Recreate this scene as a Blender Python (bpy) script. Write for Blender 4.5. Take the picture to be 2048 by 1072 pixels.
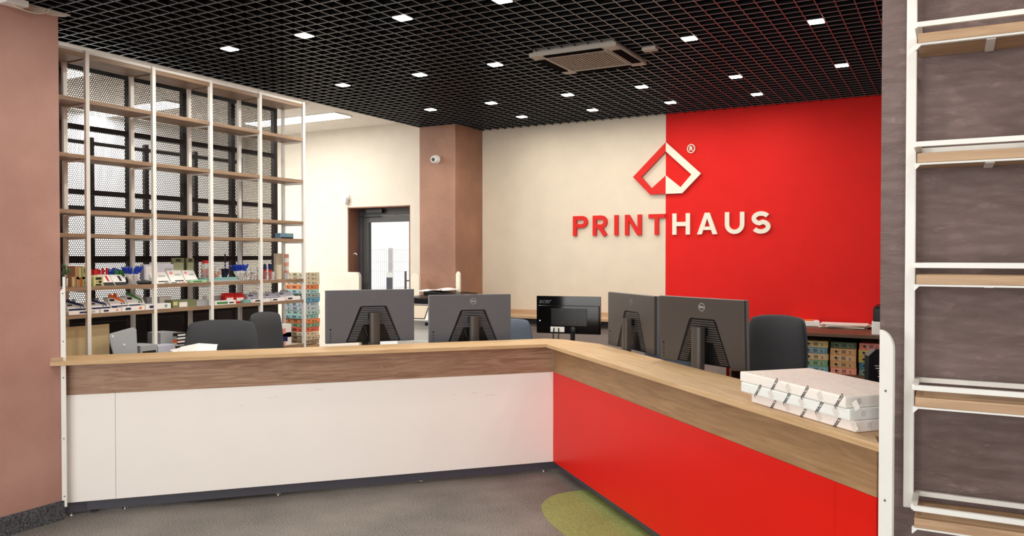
import bpy, bmesh, math, random
from mathutils import Vector, Matrix
random.seed(7)
SC = bpy.context.scene
for o in list(bpy.data.objects): bpy.data.objects.remove(o)
C = SC.collection
# ------------------------------------------------------------ camera, world, light, exposure
CAMH, YAW, PIT, FPX = 1.6, math.radians(28.954), math.radians(.908), 1592.05
cd = bpy.data.cameras.new('camera'); cam = bpy.data.objects.new('camera', cd); C.objects.link(cam)
cd.sensor_width = 36; cd.lens = FPX/2048*36; cd.clip_start = .05; cd.clip_end = 200
cam.location = (0, 0, CAMH); cam.rotation_euler = (math.pi/2-PIT, 0, YAW)
SC.camera = cam
SC.view_settings.view_transform = 'Standard'; SC.view_settings.look = 'None'
SC.view_settings.gamma = 1; SC.view_settings.exposure = 0.0
w = bpy.data.worlds.new('world'); SC.world = w; w.use_nodes = True
w.node_tree.nodes['Background'].inputs[0].default_value = (1, .985, .96, 1)
w.node_tree.nodes['Background'].inputs[1].default_value = 1.1
def area(name, loc, rot, sx, sy, power, col=(1, 1, 1)):
    l = bpy.data.lights.new(name, 'AREA'); l.shape = 'RECTANGLE'; l.size = sx; l.size_y = sy; l.energy = power; l.color = col
    o = bpy.data.objects.new(name, l); C.objects.link(o); o.location = loc; o.rotation_euler = rot
    return o
# soft fill lamp added behind the camera, for assumed unseen shop front windows
area('shop_front_fill', (-2.2, -4.5, 1.7), (math.radians(90), 0, 0), 8, 2.8, 330, (1, .98, .95))
P_DOWN, P_LED = 8.0, 34.0

# ------------------------------------------------------------ pixel -> place helpers (frame 2048x1072)
_fw = Vector((-math.sin(YAW)*math.cos(PIT), math.cos(YAW)*math.cos(PIT), -math.sin(PIT)))
_r = Vector((math.cos(YAW), math.sin(YAW), 0)); _u = _r.cross(_fw); _O = Vector((0, 0, CAMH))
def ray(x, y): return _fw+_r*((x-1024)/FPX)-_u*((y-536)/FPX)
def onZ(x, y, z): d = ray(x, y); return _O+d*((z-CAMH)/d.z)
def onY(x, y, Y): d = ray(x, y); return _O+d*(Y/d.y)
def onX(x, y, X): d = ray(x, y); return _O+d*(X/d.x)
CA = math.radians(43.1)
A = Vector((math.sin(CA), math.cos(CA), 0)); B = Vector((-math.cos(CA), math.sin(CA), 0))
P0 = Vector((-2.557, 5.248, 0)); PHI = math.pi/2-CA          # counter frame: x along A, y along B
MF = Matrix.Translation(P0) @ Matrix.Rotation(PHI, 4, 'Z')
def F(x, y, z=0): return P0+A*x+B*y+Vector((0, 0, z))
def toF(p): q = p-P0; return Vector((q.dot(A), q.dot(B), p.z))
# ------------------------------------------------------------ materials
def c(r, g, b): return tuple(((v/255)/12.92 if v/255 <= .04045 else ((v/255+.055)/1.055)**2.4) for v in (r, g, b))+(1,)
MC = {}
def mat(name, col, rough=.5, spec=.5, metal=0, var=0, vscale=5, bump=0, bscale=20, trans=0, emit=None, estr=0, alpha=1, ior=1.45, coat=0):
    if name in MC: return MC[name]
    m = bpy.data.materials.new(name); m.use_nodes = True; nt = m.node_tree; N = nt.nodes; L = nt.links
    b = N['Principled BSDF']; b.inputs['Base Color'].default_value = col; b.inputs['Roughness'].default_value = rough
    b.inputs['Specular IOR Level'].default_value = spec; b.inputs['Metallic'].default_value = metal
    b.inputs['Transmission Weight'].default_value = trans; b.inputs['IOR'].default_value = ior; b.inputs['Alpha'].default_value = alpha
    b.inputs['Coat Weight'].default_value = coat
    if emit: b.inputs['Emission Color'].default_value = emit; b.inputs['Emission Strength'].default_value = estr
    tc = N.new('ShaderNodeTexCoord')
    n = N.new('ShaderNodeTexNoise'); n.inputs['Scale'].default_value = vscale; n.inputs['Detail'].default_value = 6
    L.new(tc.outputs['Object'], n.inputs['Vector'])
    rp = N.new('ShaderNodeMapRange'); rp.inputs['To Min'].default_value = 1-(var or .03); rp.inputs['To Max'].default_value = 1+(var or .03)
    rp.inputs['From Min'].default_value = .3; rp.inputs['From Max'].default_value = .7
    L.new(n.outputs['Fac'], rp.inputs['Value'])
    mx = N.new('ShaderNodeVectorMath'); mx.operation = 'SCALE'; mx.inputs[0].default_value = col[:3]
    L.new(rp.outputs['Result'], mx.inputs['Scale']); L.new(mx.outputs['Vector'], b.inputs['Base Color'])
    if bump:
        n2 = N.new('ShaderNodeTexNoise'); n2.inputs['Scale'].default_value = bscale; n2.inputs['Detail'].default_value = 8; n2.inputs['Distortion'].default_value = .6
        L.new(tc.outputs['Object'], n2.inputs['Vector'])
        bp = N.new('ShaderNodeBump'); bp.inputs['Strength'].default_value = bump; bp.inputs['Distance'].default_value = .01
        L.new(n2.outputs['Fac'], bp.inputs['Height']); L.new(bp.outputs['Normal'], b.inputs['Normal'])
    MC[name] = m; return m
def wood(name, c1, c2, ax=0, scale=1., rough=.5):
    if name in MC: return MC[name]
    m = bpy.data.materials.new(name); m.use_nodes = True; nt = m.node_tree; N = nt.nodes; L = nt.links; b = N['Principled BSDF']
    tc = N.new('ShaderNodeTexCoord'); mp = N.new('ShaderNodeMapping'); s = [14*scale]*3; s[ax] = 1.1*scale; mp.inputs['Scale'].default_value = s
    L.new(tc.outputs['Object'], mp.inputs['Vector'])
    n = N.new('ShaderNodeTexNoise'); n.inputs['Scale'].default_value = 1.6; n.inputs['Detail'].default_value = 10; n.inputs['Distortion'].default_value = 1.6; n.inputs['Roughness'].default_value = .6
    L.new(mp.outputs['Vector'], n.inputs['Vector'])
    mp2 = N.new('ShaderNodeMapping'); s = [160*scale]*3; s[ax] = 5*scale; mp2.inputs['Scale'].default_value = s; L.new(tc.outputs['Object'], mp2.inputs['Vector'])
    n2 = N.new('ShaderNodeTexNoise'); n2.inputs['Scale'].default_value = 1; n2.inputs['Detail'].default_value = 4; L.new(mp2.outputs['Vector'], n2.inputs['Vector'])
    ad = N.new('ShaderNodeMath'); ad.operation = 'MULTIPLY_ADD'; ad.inputs[1].default_value = .35; L.new(n2.outputs['Fac'], ad.inputs[0]); L.new(n.outputs['Fac'], ad.inputs[2])
    r = N.new('ShaderNodeValToRGB'); r.color_ramp.elements[0].position = .48; r.color_ramp.elements[1].position = .86
    r.color_ramp.elements[0].color = c2; r.color_ramp.elements[1].color = c1
    L.new(ad.outputs[0], r.inputs['Fac']); L.new(r.outputs['Color'], b.inputs['Base Color']); b.inputs['Roughness'].default_value = rough
    bp = N.new('ShaderNodeBump'); bp.inputs['Strength'].default_value = .12; bp.inputs['Distance'].default_value = .003
    L.new(ad.outputs[0], bp.inputs['Height']); L.new(bp.outputs['Normal'], b.inputs['Normal'])
    MC[name] = m; return m
def plaster(name, c1, c2, scratch, bs=1., sc=1., lo=0):
    m = bpy.data.materials.new(name); m.use_nodes = True; nt = m.node_tree; N = nt.nodes; L = nt.links; b = N['Principled BSDF']
    tc = N.new('ShaderNodeTexCoord')
    n = N.new('ShaderNodeTexNoise'); n.inputs['Scale'].default_value = 2.2; n.inputs['Detail'].default_value = 8; L.new(tc.outputs['Object'], n.inputs['Vector'])
    r = N.new('ShaderNodeValToRGB'); r.color_ramp.elements[0].position = .35; r.color_ramp.elements[1].position = .68
    r.color_ramp.elements[0].color = c2; r.color_ramp.elements[1].color = c1; L.new(n.outputs['Fac'], r.inputs['Fac'])
    mp = N.new('ShaderNodeMapping'); mp.inputs['Scale'].default_value = (5, 5, 14) if scratch == 'h' else (9, 9, 9); L.new(tc.outputs['Object'], mp.inputs['Vector'])
    n2 = N.new('ShaderNodeTexNoise'); n2.inputs['Scale'].default_value = 2.2; n2.inputs['Detail'].default_value = 10; n2.inputs['Distortion'].default_value = .7; n2.inputs['Roughness'].default_value = .66
    L.new(mp.outputs['Vector'], n2.inputs['Vector'])
    s = N.new('ShaderNodeValToRGB'); s.color_ramp.elements[0].position = .66-lo; s.color_ramp.elements[1].position = .76-lo*.7
    s.color_ramp.elements[0].color = (0, 0, 0, 1); s.color_ramp.elements[1].color = (1, 1, 1, 1); L.new(n2.outputs['Fac'], s.inputs['Fac'])
    mx = N.new('ShaderNodeMix'); mx.data_type = 'RGBA'; mx.inputs['B'].default_value = tuple(min(1, v*1.7) for v in c1[:3])+(1,)
    ms = N.new('ShaderNodeMath'); ms.operation = 'MULTIPLY'; ms.inputs[1].default_value = .3*sc; L.new(s.outputs['Color'], ms.inputs[0]); L.new(ms.outputs[0], mx.inputs['Factor'])
    L.new(r.outputs['Color'], mx.inputs['A']); L.new(mx.outputs['Result'], b.inputs['Base Color']); b.inputs['Roughness'].default_value = .55
    bp = N.new('ShaderNodeBump'); bp.inputs['Strength'].default_value = .45*bs; bp.inputs['Distance'].default_value = .012
    L.new(n2.outputs['Fac'], bp.inputs['Height']); L.new(bp.outputs['Normal'], b.inputs['Normal'])
    MC[name] = m; return m
def speckle(name, c1, c2, scale=260, rough=.6, spec=.4):
    m = bpy.data.materials.new(name); m.use_nodes = True; nt = m.node_tree; N = nt.nodes; L = nt.links; b = N['Principled BSDF']
    tc = N.new('ShaderNodeTexCoord'); n = N.new('ShaderNodeTexNoise'); n.inputs['Scale'].default_value = scale; n.inputs['Detail'].default_value = 3; L.new(tc.outputs['Object'], n.inputs['Vector'])
    n3 = N.new('ShaderNodeTexNoise'); n3.inputs['Scale'].default_value = 2; n3.inputs['Detail'].default_value = 5; L.new(tc.outputs['Object'], n3.inputs['Vector'])
    ad = N.new('ShaderNodeMath'); ad.operation = 'MULTIPLY_ADD'; ad.inputs[1].default_value = .35; L.new(n3.outputs['Fac'], ad.inputs[0]); L.new(n.outputs['Fac'], ad.inputs[2])
    r = N.new('ShaderNodeValToRGB'); r.color_ramp.elements[0].position = .52; r.color_ramp.elements[1].position = .84
    r.color_ramp.elements[0].color = c1; r.color_ramp.elements[1].color = c2; L.new(ad.outputs[0], r.inputs['Fac']); L.new(r.outputs['Color'], b.inputs['Base Color'])
    b.inputs['Roughness'].default_value = rough; b.inputs['Specular IOR Level'].default_value = spec
    MC[name] = m; return m
def perforated(name):
    """black sheet with staggered round holes (pattern in object y, z)"""
    m = bpy.data.materials.new(name); m.use_nodes = True; nt = m.node_tree; N = nt.nodes; L = nt.links; b = N['Principled BSDF']
    b.inputs['Base Color'].default_value = c(26, 24, 24); b.inputs['Roughness'].default_value = .5
    tc = N.new('ShaderNodeTexCoord'); sp = N.new('ShaderNodeSeparateXYZ'); L.new(tc.outputs['Object'], sp.inputs[0])
    def mth(op, a, bb=None, cc=None):
        q = N.new('ShaderNodeMath'); q.operation = op
        for i, v in enumerate((a, bb, cc)):
            if v is None: continue
            if isinstance(v, (int, float)): q.inputs[i].default_value = v
            else: L.new(v, q.inputs[i])
        return q.outputs[0]
    px_, pz = .0165, .0165*.866*2
    def cell(off):
        a = mth('FRACT', mth('ADD', mth('DIVIDE', sp.outputs[1], px_), 50+off)); d = mth('FRACT', mth('ADD', mth('DIVIDE', sp.outputs[2], pz), 50+off))
        a = mth('MULTIPLY', mth('SUBTRACT', a, .5), px_); d = mth('MULTIPLY', mth('SUBTRACT', d, .5), pz)
        return mth('SQRT', mth('ADD', mth('MULTIPLY', a, a), mth('MULTIPLY', d, d)))
    dd = mth('MINIMUM', cell(0), cell(.5)); al = mth('GREATER_THAN', dd, .0061)
    L.new(al, b.inputs['Alpha']); MC[name] = m; return m

WHITE = mat('white_steel', c(240, 240, 236), .4)
WALLF = mat('white_wall_paint', c(244, 244, 242), .8, .2)
WALLW = mat('cream_wall_paint', c(220, 212, 197), .75, .3, bump=.03, bscale=60)
WALLC = mat('cream_feature_paint', c(216, 204, 186), .7, .3, bump=.04, bscale=90)
WALLR = mat('red_wall_paint', c(212, 31, 28), .7, .2, bump=.04, bscale=90)
CEILW = mat('white_ceiling_paint', c(236, 230, 220), .8, .2)
PANW = mat('white_laminate', c(250, 247, 243), .38, .4, var=.008)
PANR = mat('red_laminate', c(222, 26, 14), .36, .25, var=.01)
BLK = mat('black_plastic', c(14, 14, 15), .35)
BLKM = mat('black_steel', c(20, 18, 18), .45)
GRIDM = mat('black_grid_enamel', c(14, 13, 13), .7, .2)
SHEENM = mat('grid_sheen_grey', c(96, 98, 102), .3, .8)  # grey painted in for light mirrored on the blades' lower edges
PLEN = mat('plenum_black', c(6, 6, 6), .95, .05)
DKG = mat('dark_grey_plastic', c(96, 96, 103), .36)
DKB = mat('dark_brownish_plastic', c(72, 67, 64), .36)
FAB = mat('charcoal_fabric', c(70, 72, 76), .75, .2, bump=.2, bscale=300)
FABB = mat('blue_grey_fabric', c(100, 112, 130), .7, .2, bump=.2, bscale=300)
CHROME = mat('chrome', c(200, 200, 200), .2, metal=1)
KICK = mat('grey_kickboard', c(78, 78, 88), .4)
WD_L = wood('oak_light_x', c(214, 182, 140), c(186, 150, 108), 0)
WD_LY = wood('oak_light_y', c(214, 182, 140), c(186, 150, 108), 1)
WD_M = wood('oak_brown_x', c(186, 152, 128), c(140, 106, 84), 0, 1.6)
WD_MY = wood('oak_brown_y', c(178, 142, 104), c(148, 114, 80), 1)
WD_SH = wood('oak_shelf_y', c(164, 136, 110), c(126, 102, 80), 1)
WD_SHX = wood('oak_shelf_x', c(206, 172, 136), c(170, 136, 104), 0)
WD_DK = wood('walnut_x', c(112, 78, 58), c(78, 54, 42), 0)
PLL = plaster('rose_brown_plaster', c(192, 150, 138), c(174, 132, 120), 'o', .35, .3)
PLP = plaster('brown_plaster', c(166, 122, 98), c(142, 102, 82), 'o', 1.3)
PLR = plaster('mauve_brown_plaster', c(132, 113, 111), c(110, 92, 88), 'h', 2.2, 1.6, .09)
FLOOR = speckle('grey_speckled_vinyl', c(78, 77, 75), c(150, 144, 139), 130)
GREEN = speckle('green_speckled_vinyl', c(124, 138, 80), c(158, 170, 104), 110)
SKIRT = speckle('dark_speckled_skirting', c(48, 50, 56), c(112, 114, 120), 120)
PERF = perforated('black_perforated_steel')
GLASS = mat('clear_glass', (1, 1, 1, 1), .02, trans=1, ior=1.1)
CLEAR = mat('clear_plastic', (.93, .95, .95, 1), .08, trans=.85, ior=1.15)
PAPER = mat('white_paper', c(244, 242, 240), .6)
def col(name, r, g, b, rough=.5): return mat(name, c(r, g, b), rough)
# ------------------------------------------------------------ mesh helpers
def nb(): return bmesh.new()
def box(bm, x0, y0, z0, x1, y1, z1, M=None, bev=0):
    v = [Vector((x, y, z)) for z in (z0, z1) for y in (y0, y1) for x in (x0, x1)]
    if M: v = [M @ p for p in v]
    vs = [bm.verts.new(p) for p in v]
    fs = [bm.faces.new([vs[i] for i in q]) for q in ((0, 2, 3, 1), (4, 5, 7, 6), (0, 1, 5, 4), (2, 6, 7, 3), (0, 4, 6, 2), (1, 3, 7, 5))]
    if bev:
        es = list({e for f in fs for e in f.edges}); bmesh.ops.bevel(bm, geom=es, offset=bev, segments=2, affect='EDGES', profile=.6)
    return bm
def B_(x0, y0, z0, x1, y1, z1, M=None, bev=0): return box(nb(), x0, y0, z0, x1, y1, z1, M, bev)
def prism(bm, pts, d0, d1, ax='y', M=None):
    """2-D outline extruded along an axis; pts are (x,z) for y, (x,y) for z, (y,z) for x"""
    def mk(p, d):
        q = {'y': (p[0], d, p[1]), 'z': (p[0], p[1], d), 'x': (d, p[0], p[1])}[ax]; q = Vector(q); return M @ q if M else q
    a = [bm.verts.new(mk(p, d0)) for p in pts]; b = [bm.verts.new(mk(p, d1)) for p in pts]; n = len(pts)
    bm.faces.new(a); bm.faces.new(b[::-1])
    for i in range(n): bm.faces.new([a[i], b[i], b[(i+1) % n], a[(i+1) % n]])
    bmesh.ops.recalc_face_normals(bm, faces=bm.faces[:])
    return bm
def cyl(bm, x, y, z0, z1, r0, r1=None, n=20, M=None):
    r1 = r0 if r1 is None else r1; T = M or Matrix()
    a = [bm.verts.new(T @ Vector((x+r0*math.cos(t), y+r0*math.sin(t), z0))) for t in [2*math.pi*i/n for i in range(n)]]
    b = [bm.verts.new(T @ Vector((x+r1*math.cos(t), y+r1*math.sin(t), z1))) for t in [2*math.pi*i/n for i in range(n)]]
    bm.faces.new(a[::-1]); bm.faces.new(b)
    for i in range(n): bm.faces.new([a[i], a[(i+1) % n], b[(i+1) % n], b[i]])
    return bm
def rod(bm, p, q, r, n=8):
    p, q = Vector(p), Vector(q); d = q-p; M = Matrix.Translation(p) @ d.to_track_quat('Z', 'Y').to_matrix().to_4x4()
    return cyl(bm, 0, 0, 0, d.length, r, r, n, M)
def tube(bm, pts, r, n=8):
    for a, b in zip(pts, pts[1:]): rod(bm, a, b, r, n)
    return bm
def ball(bm, p, r, sz=(1, 1, 1), seg=16):
    bmesh.ops.create_uvsphere(bm, u_segments=seg, v_segments=seg//2+2, radius=r, matrix=Matrix.Translation(p) @ Matrix.Diagonal((*sz, 1))); return bm
JT = [0]
def ribbon(bm, pts, wd, y0, y1, closed=False):
    """thick stroke in the x-z plane with mitred joints"""
    n = len(pts); L_, R_ = [], []
    for i in range(n):
        p = Vector(pts[i]); a = Vector(pts[i-1]) if (i > 0 or closed) else None; b = Vector(pts[(i+1) % n]) if (i < n-1 or closed) else None
        d1 = (p-a).normalized() if a is not None else None; d2 = (b-p).normalized() if b is not None else None
        if d1 is None: d1 = d2
        if d2 is None: d2 = d1
        t = (d1+d2).normalized(); nn = Vector((-t.y, t.x)); k = 1/max(.35, nn.dot(Vector((-d1.y, d1.x))))
        L_.append(p+nn*wd/2*k); R_.append(p-nn*wd/2*k)
    m = n if closed else n-1; JT[0] = (JT[0]+1) % 5
    for i in range(m):
        j = (i+1) % n; prism(bm, [L_[i], L_[j], R_[j], R_[i]], y0+.0004*JT[0], y1-.0003*JT[0])
    return bm
def obj(name, bm, m, parent=None, smooth=False, label=None, loc=None, bev=0):
    me = bpy.data.meshes.new(name); bm.normal_update(); bm.to_mesh(me); bm.free(); me.materials.append(m)
    if smooth:
        for p in me.polygons: p.use_smooth = True
        try: me.set_sharp_from_angle(angle=math.radians(40))
        except Exception: pass
    o = bpy.data.objects.new(name, me); C.objects.link(o)
    if parent: o.parent = parent
    if label: o['label'] = label
    if loc: o.location = loc
    if bev:
        b = o.modifiers.new('bevel', 'BEVEL'); b.width = bev; b.segments = 2; b.limit_method = 'ANGLE'
    return o
def thing(name, label, cat, loc=(0, 0, 0), rz=0, group=None):
    o = bpy.data.objects.new(name, None); C.objects.link(o); o.empty_display_size = .05
    o.location = loc; o.rotation_euler = (0, 0, rz); o['label'] = label; o['category'] = cat
    if group: o['group'] = group
    return o
def tag(o, label, cat, group=None):
    o['label'] = label; o['category'] = cat
    if group: o['group'] = group
    return o
def struct(name, bm, m, parent=None, label=None):
    o = obj(name, bm, m, parent); o['kind'] = 'structure'
    if label: o['label'] = label; o['category'] = name.split('_')[0]
    return o
def dup(root, loc, rz, label, group=None):
    r = root.copy(); C.objects.link(r); r.location = loc; r.rotation_euler = (0, 0, rz); r['label'] = label
    if group: r['group'] = group
    for ch in list(root.children):
        k = ch.copy(); C.objects.link(k); k.parent = r
        for g in list(ch.children):
            d = g.copy(); C.objects.link(d); d.parent = k
    return r
def text(name, s, size, m, parent, loc, rot=(math.pi/2, 0, 0), ext=.0006, offset=0, align='CENTER', shear=0):
    cu = bpy.data.curves.new(name, 'FONT'); cu.body = s; cu.size = size; cu.extrude = ext; cu.offset = offset; cu.align_x = align; cu.align_y = 'CENTER'; cu.shear = shear; cu.resolution_u = 3
    t = bpy.data.objects.new(name, cu); C.objects.link(t); dg = bpy.context.evaluated_depsgraph_get()
    me = bpy.data.meshes.new_from_object(t.evaluated_get(dg)); bpy.data.objects.remove(t)
    me.materials.clear(); me.materials.append(m); me.name = name
    o = bpy.data.objects.new(name, me); C.objects.link(o); o.parent = parent; o.location = loc; o.rotation_euler = rot
    return o
# ============================================================ SETTING
YW, ZG, ZC = 8.0, 3.05, 3.24
struct('floor', B_(-12, -7, -.1, 7, 8.34, 0), FLOOR, label='grey speckled vinyl floor')
# green inlay in the floor
gp = [(-2.145, 4.99), (-2.21, 4.93), (-2.262, 4.86), (-2.30, 4.79), (-2.317, 4.715), (-2.312, 4.62), (-2.29, 4.53), (-2.245, 4.44), (-2.18, 4.35), (-2.083, 4.24), (-1.919, 4.098), (-1.35, 3.60), (-.5, 2.86), (.9, 4.2), (-.6, 6.0), (-1.9, 5.08)]
tag(obj('floor_inlay', prism(nb(), gp, .0005, .004, 'z'), GREEN), 'olive green rounded inlay in the grey floor beside the red counter', 'floor inlay')
# black plenum above the open grid, and the grid itself
struct('ceiling_plenum', B_(-5.34, -7, 3.75, 6.5, 8.3, 3.85), PLEN, label='black slab above the open grid')
g = nb(); sheen = nb(); x0, x1, y0, y1 = -5.30, 3.0, -.6, 7.99
def blade(bm, ax, t, a, b):
    wd = .0062
    if ax == 'x': box(bm, a, t-wd/2+.001, ZG+.003, b, t+wd/2-.001, ZG+.038); box(sheen, a, t-wd/2, ZG-.0002, b, t+wd/2, ZG+.003)
    else: box(bm, t-wd/2+.001, a, ZG+.003, t+wd/2-.001, b, ZG+.038); box(sheen, t-wd/2, a, ZG, t+wd/2, b, ZG+.0028)
ACX0, ACX1, ACY0, ACY1 = -2.66, -2.0, 5.06, 5.68
k = 0
while x0+.1*k <= x1:
    t = x0+.1*k; k += 1
    if ACX0 < t < ACX1: blade(g, 'y', t, y0, ACY0); blade(g, 'y', t, ACY1, y1)
    elif t < -4.8: blade(g, 'y', t, y0, 7.43) if t > -5.29 else blade(g, 'y', t, y0, 7.43)
    else: blade(g, 'y', t, y0, y1)
k = 0
while y0+.1*k <= y1:
    t = y0+.1*k; k += 1
    xs = -5.30 if t < 7.43 else -4.82
    if ACY0 < t < ACY1: blade(g, 'x', t, xs, ACX0); blade(g, 'x', t, ACX1, x1)
    else: blade(g, 'x', t, xs, x1)
gr_ = struct('ceiling', g, GRIDM, label='open black square-cell ceiling grid')
obj('grid_edge_sheen', sheen, SHEENM, gr_)  # pale strips imitating the reflection along the black blades
struct('trim_1', B_(-5.325, -.6, ZG, -5.30, 7.43, ZG+.022), mat('pale_trim', c(215, 208, 198)), label='pale edge strip along the grid')
struct('ceiling_bulkhead', B_(-5.345, -7, ZG+.2, -5.325, 7.43, 3.75), PLEN)
struct('ceiling_white', B_(-10.2, 1.0, ZC, -5.345, 8.0, ZC+.08), CEILW, label='white plain ceiling beyond the grid')
# back walls
XS = -2.604
struct('wall_back', B_(-4.83, YW, 0, XS, YW+.15, 3.75), WALLC, label='cream half of the feature wall')
struct('wall_back_red', B_(XS, YW-.004, 0, 3.0, YW+.15, 3.75), WALLR, label='red half of the feature wall')
DX0, DX1, DZ = -6.861, -5.862, 2.222
g = nb(); box(g, -10.2, YW, 0, DX0, YW+.34, 3.35); box(g, DX1, YW, 0, -4.83, YW+.34, 3.75); box(g, DX0, YW, DZ, DX1, YW+.34, 3.35)
struct('wall_back_door', g, WALLW, label='cream wall around the glass door')
g = nb(); box(g, DX0, YW+.003, 0, DX0+.012, YW+.33, DZ); box(g, DX1-.012, YW+.003, 0, DX1, YW+.33, DZ); box(g, DX0, YW+.003, DZ-.012, DX1, YW+.33, DZ)
struct('trim_2', g, PLP, label='brown reveal of the door opening')
struct('wall_far', B_(-8.9, -2, 0, -8.7, 8.34, 3.4), WALLF, label='white wall behind the screen')
struct('wall_entrance_right', B_(4.4, -7, 0, 4.6, 3.06, 3.75), WALLC, label='unseen cream wall added on the right of the entrance to cut sky light')  # added out of view to hold back world light from the right
struct('wall_entrance_left', B_(-9.0, -7, 0, -8.8, -2.01, 3.75), WALLC, label='unseen cream wall added on the right of the entrance to cut sky light')  # likewise added unseen, blocks world light from the left
struct('wall_side', B_(1.6, 3.46, 0, 1.8, 7.99, 3.75), WALLC, label='wall closing the back office')
# pillars / plastered walls
struct('wall_pillar', B_(-5.304, 7.42, 0, -4.822, 8.0, ZG+.03), PLP, label='brown plastered pillar beside the door')
struct('wall_left', B_(-6.1, .2, 0, -4.712, 2.884, ZG-.002), PLL, label='rose brown plastered wall on the left')
struct('baseboard_left', B_(-4.712, .2, 0, -4.697, 2.89, .115), SKIRT, label='dark speckled skirting')
struct('wall_right', prism(nb(), [(-.221, 3.07), (3.4, 3.07), (3.4, 3.45), (.136, 3.45)], 0, 3.75, 'z'), PLR, label='mauve brown plastered wall on the right')
# door
d = thing('door_1', 'glazed door with dark grey frame in the back wall', 'door'); d['kind'] = 'structure'
DY = YW+.2
obj('door_frame', B_(DX0+.012, DY, 0, DX0+.08, DY+.08, DZ-.012), KICK, d); f_ = nb()
box(f_, DX1-.08, DY, 0, DX1-.012, DY+.08, DZ-.012); box(f_, DX0+.08, DY, DZ-.10, DX1-.08, DY+.08, DZ-.012); obj('door_frame', f_, mat('anthracite', c(60, 58, 56), .4), d)
f_ = nb(); a0, a1 = DX0+.082, DX1-.082; ANT = mat('anthracite_leaf', c(66, 66, 64), .4)
box(f_, a0, DY+.01, .02, a0+.09, DY+.07, DZ-.105); box(f_, a1-.09, DY+.01, .02, a1, DY+.07, DZ-.105); box(f_, a0+.09, DY+.01, DZ-.19, a1-.09, DY+.07, DZ-.105); box(f_, a0+.09, DY+.01, .02, a1-.09, DY+.07, .16)
obj('door_leaf', f_, ANT, d)
obj('glass_pane', B_(a0+.09, DY+.035, .16, a1-.09, DY+.045, DZ-.19), GLASS, d)
f_ = nb(); hx = onY(811, 560, DY-.05).x; rod(f_, (hx, DY-.05, .75), (hx, DY-.05, 1.40), .014, 12); rod(f_, (hx, DY-.05, 1.28), (hx+.11, DY+.01, 1.28), .008); rod(f_, (hx, DY-.05, .9), (hx+.11, DY+.01, .9), .008)
obj('pull_handle', f_, mat('steel_grey', c(120, 116, 114), .3, metal=.8), d, True)
f_ = nb(); box(f_, a0+.10, DY-.05, DZ-.075, a0+.36, DY, DZ-.02, bev=.004); box(f_, a0-.02, DY-.03, DZ-.118, a0+.3, DY-.015, DZ-.106)
obj('door_closer', f_, BLK, d)
# outside: ground and fence
struct('floor_outside', B_(-25, 8.34, -.12, 6, 40, -.02), mat('pale_paving', c(244, 243, 240), .9))
fz = onY(775, 498, 14).z; GAL = mat('galvanised_wire', c(236, 236, 238), .6)
fn = thing('mesh_fence', 'pale welded wire fence outside, seen through the glass door', 'fence', (0, 14, 0))
f_ = nb()
for i in range(130): box(f_, -14+i*.055, 0, 0, -14+i*.055+.007, .007, fz)
for z in (.25, .6, .9, 1.25, 1.45, fz-.02): box(f_, -14, -.004, z, -6.8, .012, z+.009)
obj('wire_panel', f_, GAL, fn)
px0 = onY(779, 560, 14).x
obj('fence_post', B_(px0-.04, .02, 0, px0+.04, .08, fz+.02), mat('fence_post_grey', c(196, 192, 194)), fn)
obj('fence_post', B_(px0-2.54, .02, 0, px0-2.46, .08, fz+.02), MC['fence_post_grey'], fn)
bn = thing('traffic_bollard', 'small dark and white post standing before the fence outside', 'post', (onY(779, 565, 13.6).x, 13.6, -.02))
obj('post_body', B_(-.045, -.045, 0, .045, .045, onY(779, 553, 13.6).z), mat('dark_bluegrey', c(84, 84, 92)), bn)
obj('post_top', B_(-.05, -.05, onY(779, 553, 13.6).z, .05, .05, onY(779, 543, 13.6).z), WHITE, bn)
# ============================================================ RECEPTION COUNTER
HB, HW, HL0, HL1 = .085, .745, .938, .963
SCREW = mat('screw_grey', c(120, 120, 120), .4, metal=.5)
ctr = thing('reception_counter', 'white fronted wing of the L shaped reception counter with brown oak band', 'counter', P0, PHI)
LW = -3.19
obj('front_panel', B_(LW, 0, HB, -2.912, .018, HW), PANW, ctr); obj('front_panel', B_(-2.910, 0, HB, -.001, .018, HW), PANW, ctr)
obj('wood_band', B_(LW, .0, HW+.001, -.001, .018, HL0), WD_M, ctr)
obj('kickboard', B_(-3.08, .035, .02, .05, .05, HB-.001), KICK, ctr)
obj('kickboard', prism(nb(), [(LW, -.004), (-3.081, .034), (-3.081, .049), (LW, .011)], .02, HB-.001, 'z'), KICK, ctr)
for fx in (-3.165, -2.87, -1.94, -.973, -.05):
    fy = .068 if fx > -3 else .026
    f_ = nb(); cyl(f_, fx, fy, 0, .008, .018, .014, 14); cyl(f_, fx, fy, .008, HB, .006, .006, 10); obj('foot', f_, CHROME, ctr, True)
f_ = nb()                                                          # faint scuffs on the panel
for sx, sz, ln in ((-2.0, .66, .03), (-1.96, .665, .02), (-2.18, .62, .02), (-2.1, .625, .015), (-.62, .62, .04), (-.52, .6, .07), (-1.7, .70, .05), (-.75, .615, .02)):
    box(f_, sx, -.0004, sz, sx+ln, 0, sz+.0025, Matrix.Rotation(0, 4, 'Y'))
obj('scuffs', f_, mat('scuff', c(222, 217, 212)), ctr)
ctr2 = thing('reception_counter', 'red fronted wing of the L shaped reception counter with light oak band', 'counter', P0, PHI)
obj('front_panel', B_(0, -2.979, HB, .018, -.0, HW), PANR, ctr2); obj('front_panel', B_(0, -3.19, HB, .018, -2.981, HW), PANR, ctr2)
obj('wood_band', B_(.0, -3.19, HW+.001, .018, -.0, HL0), WD_MY, ctr2)
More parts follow.
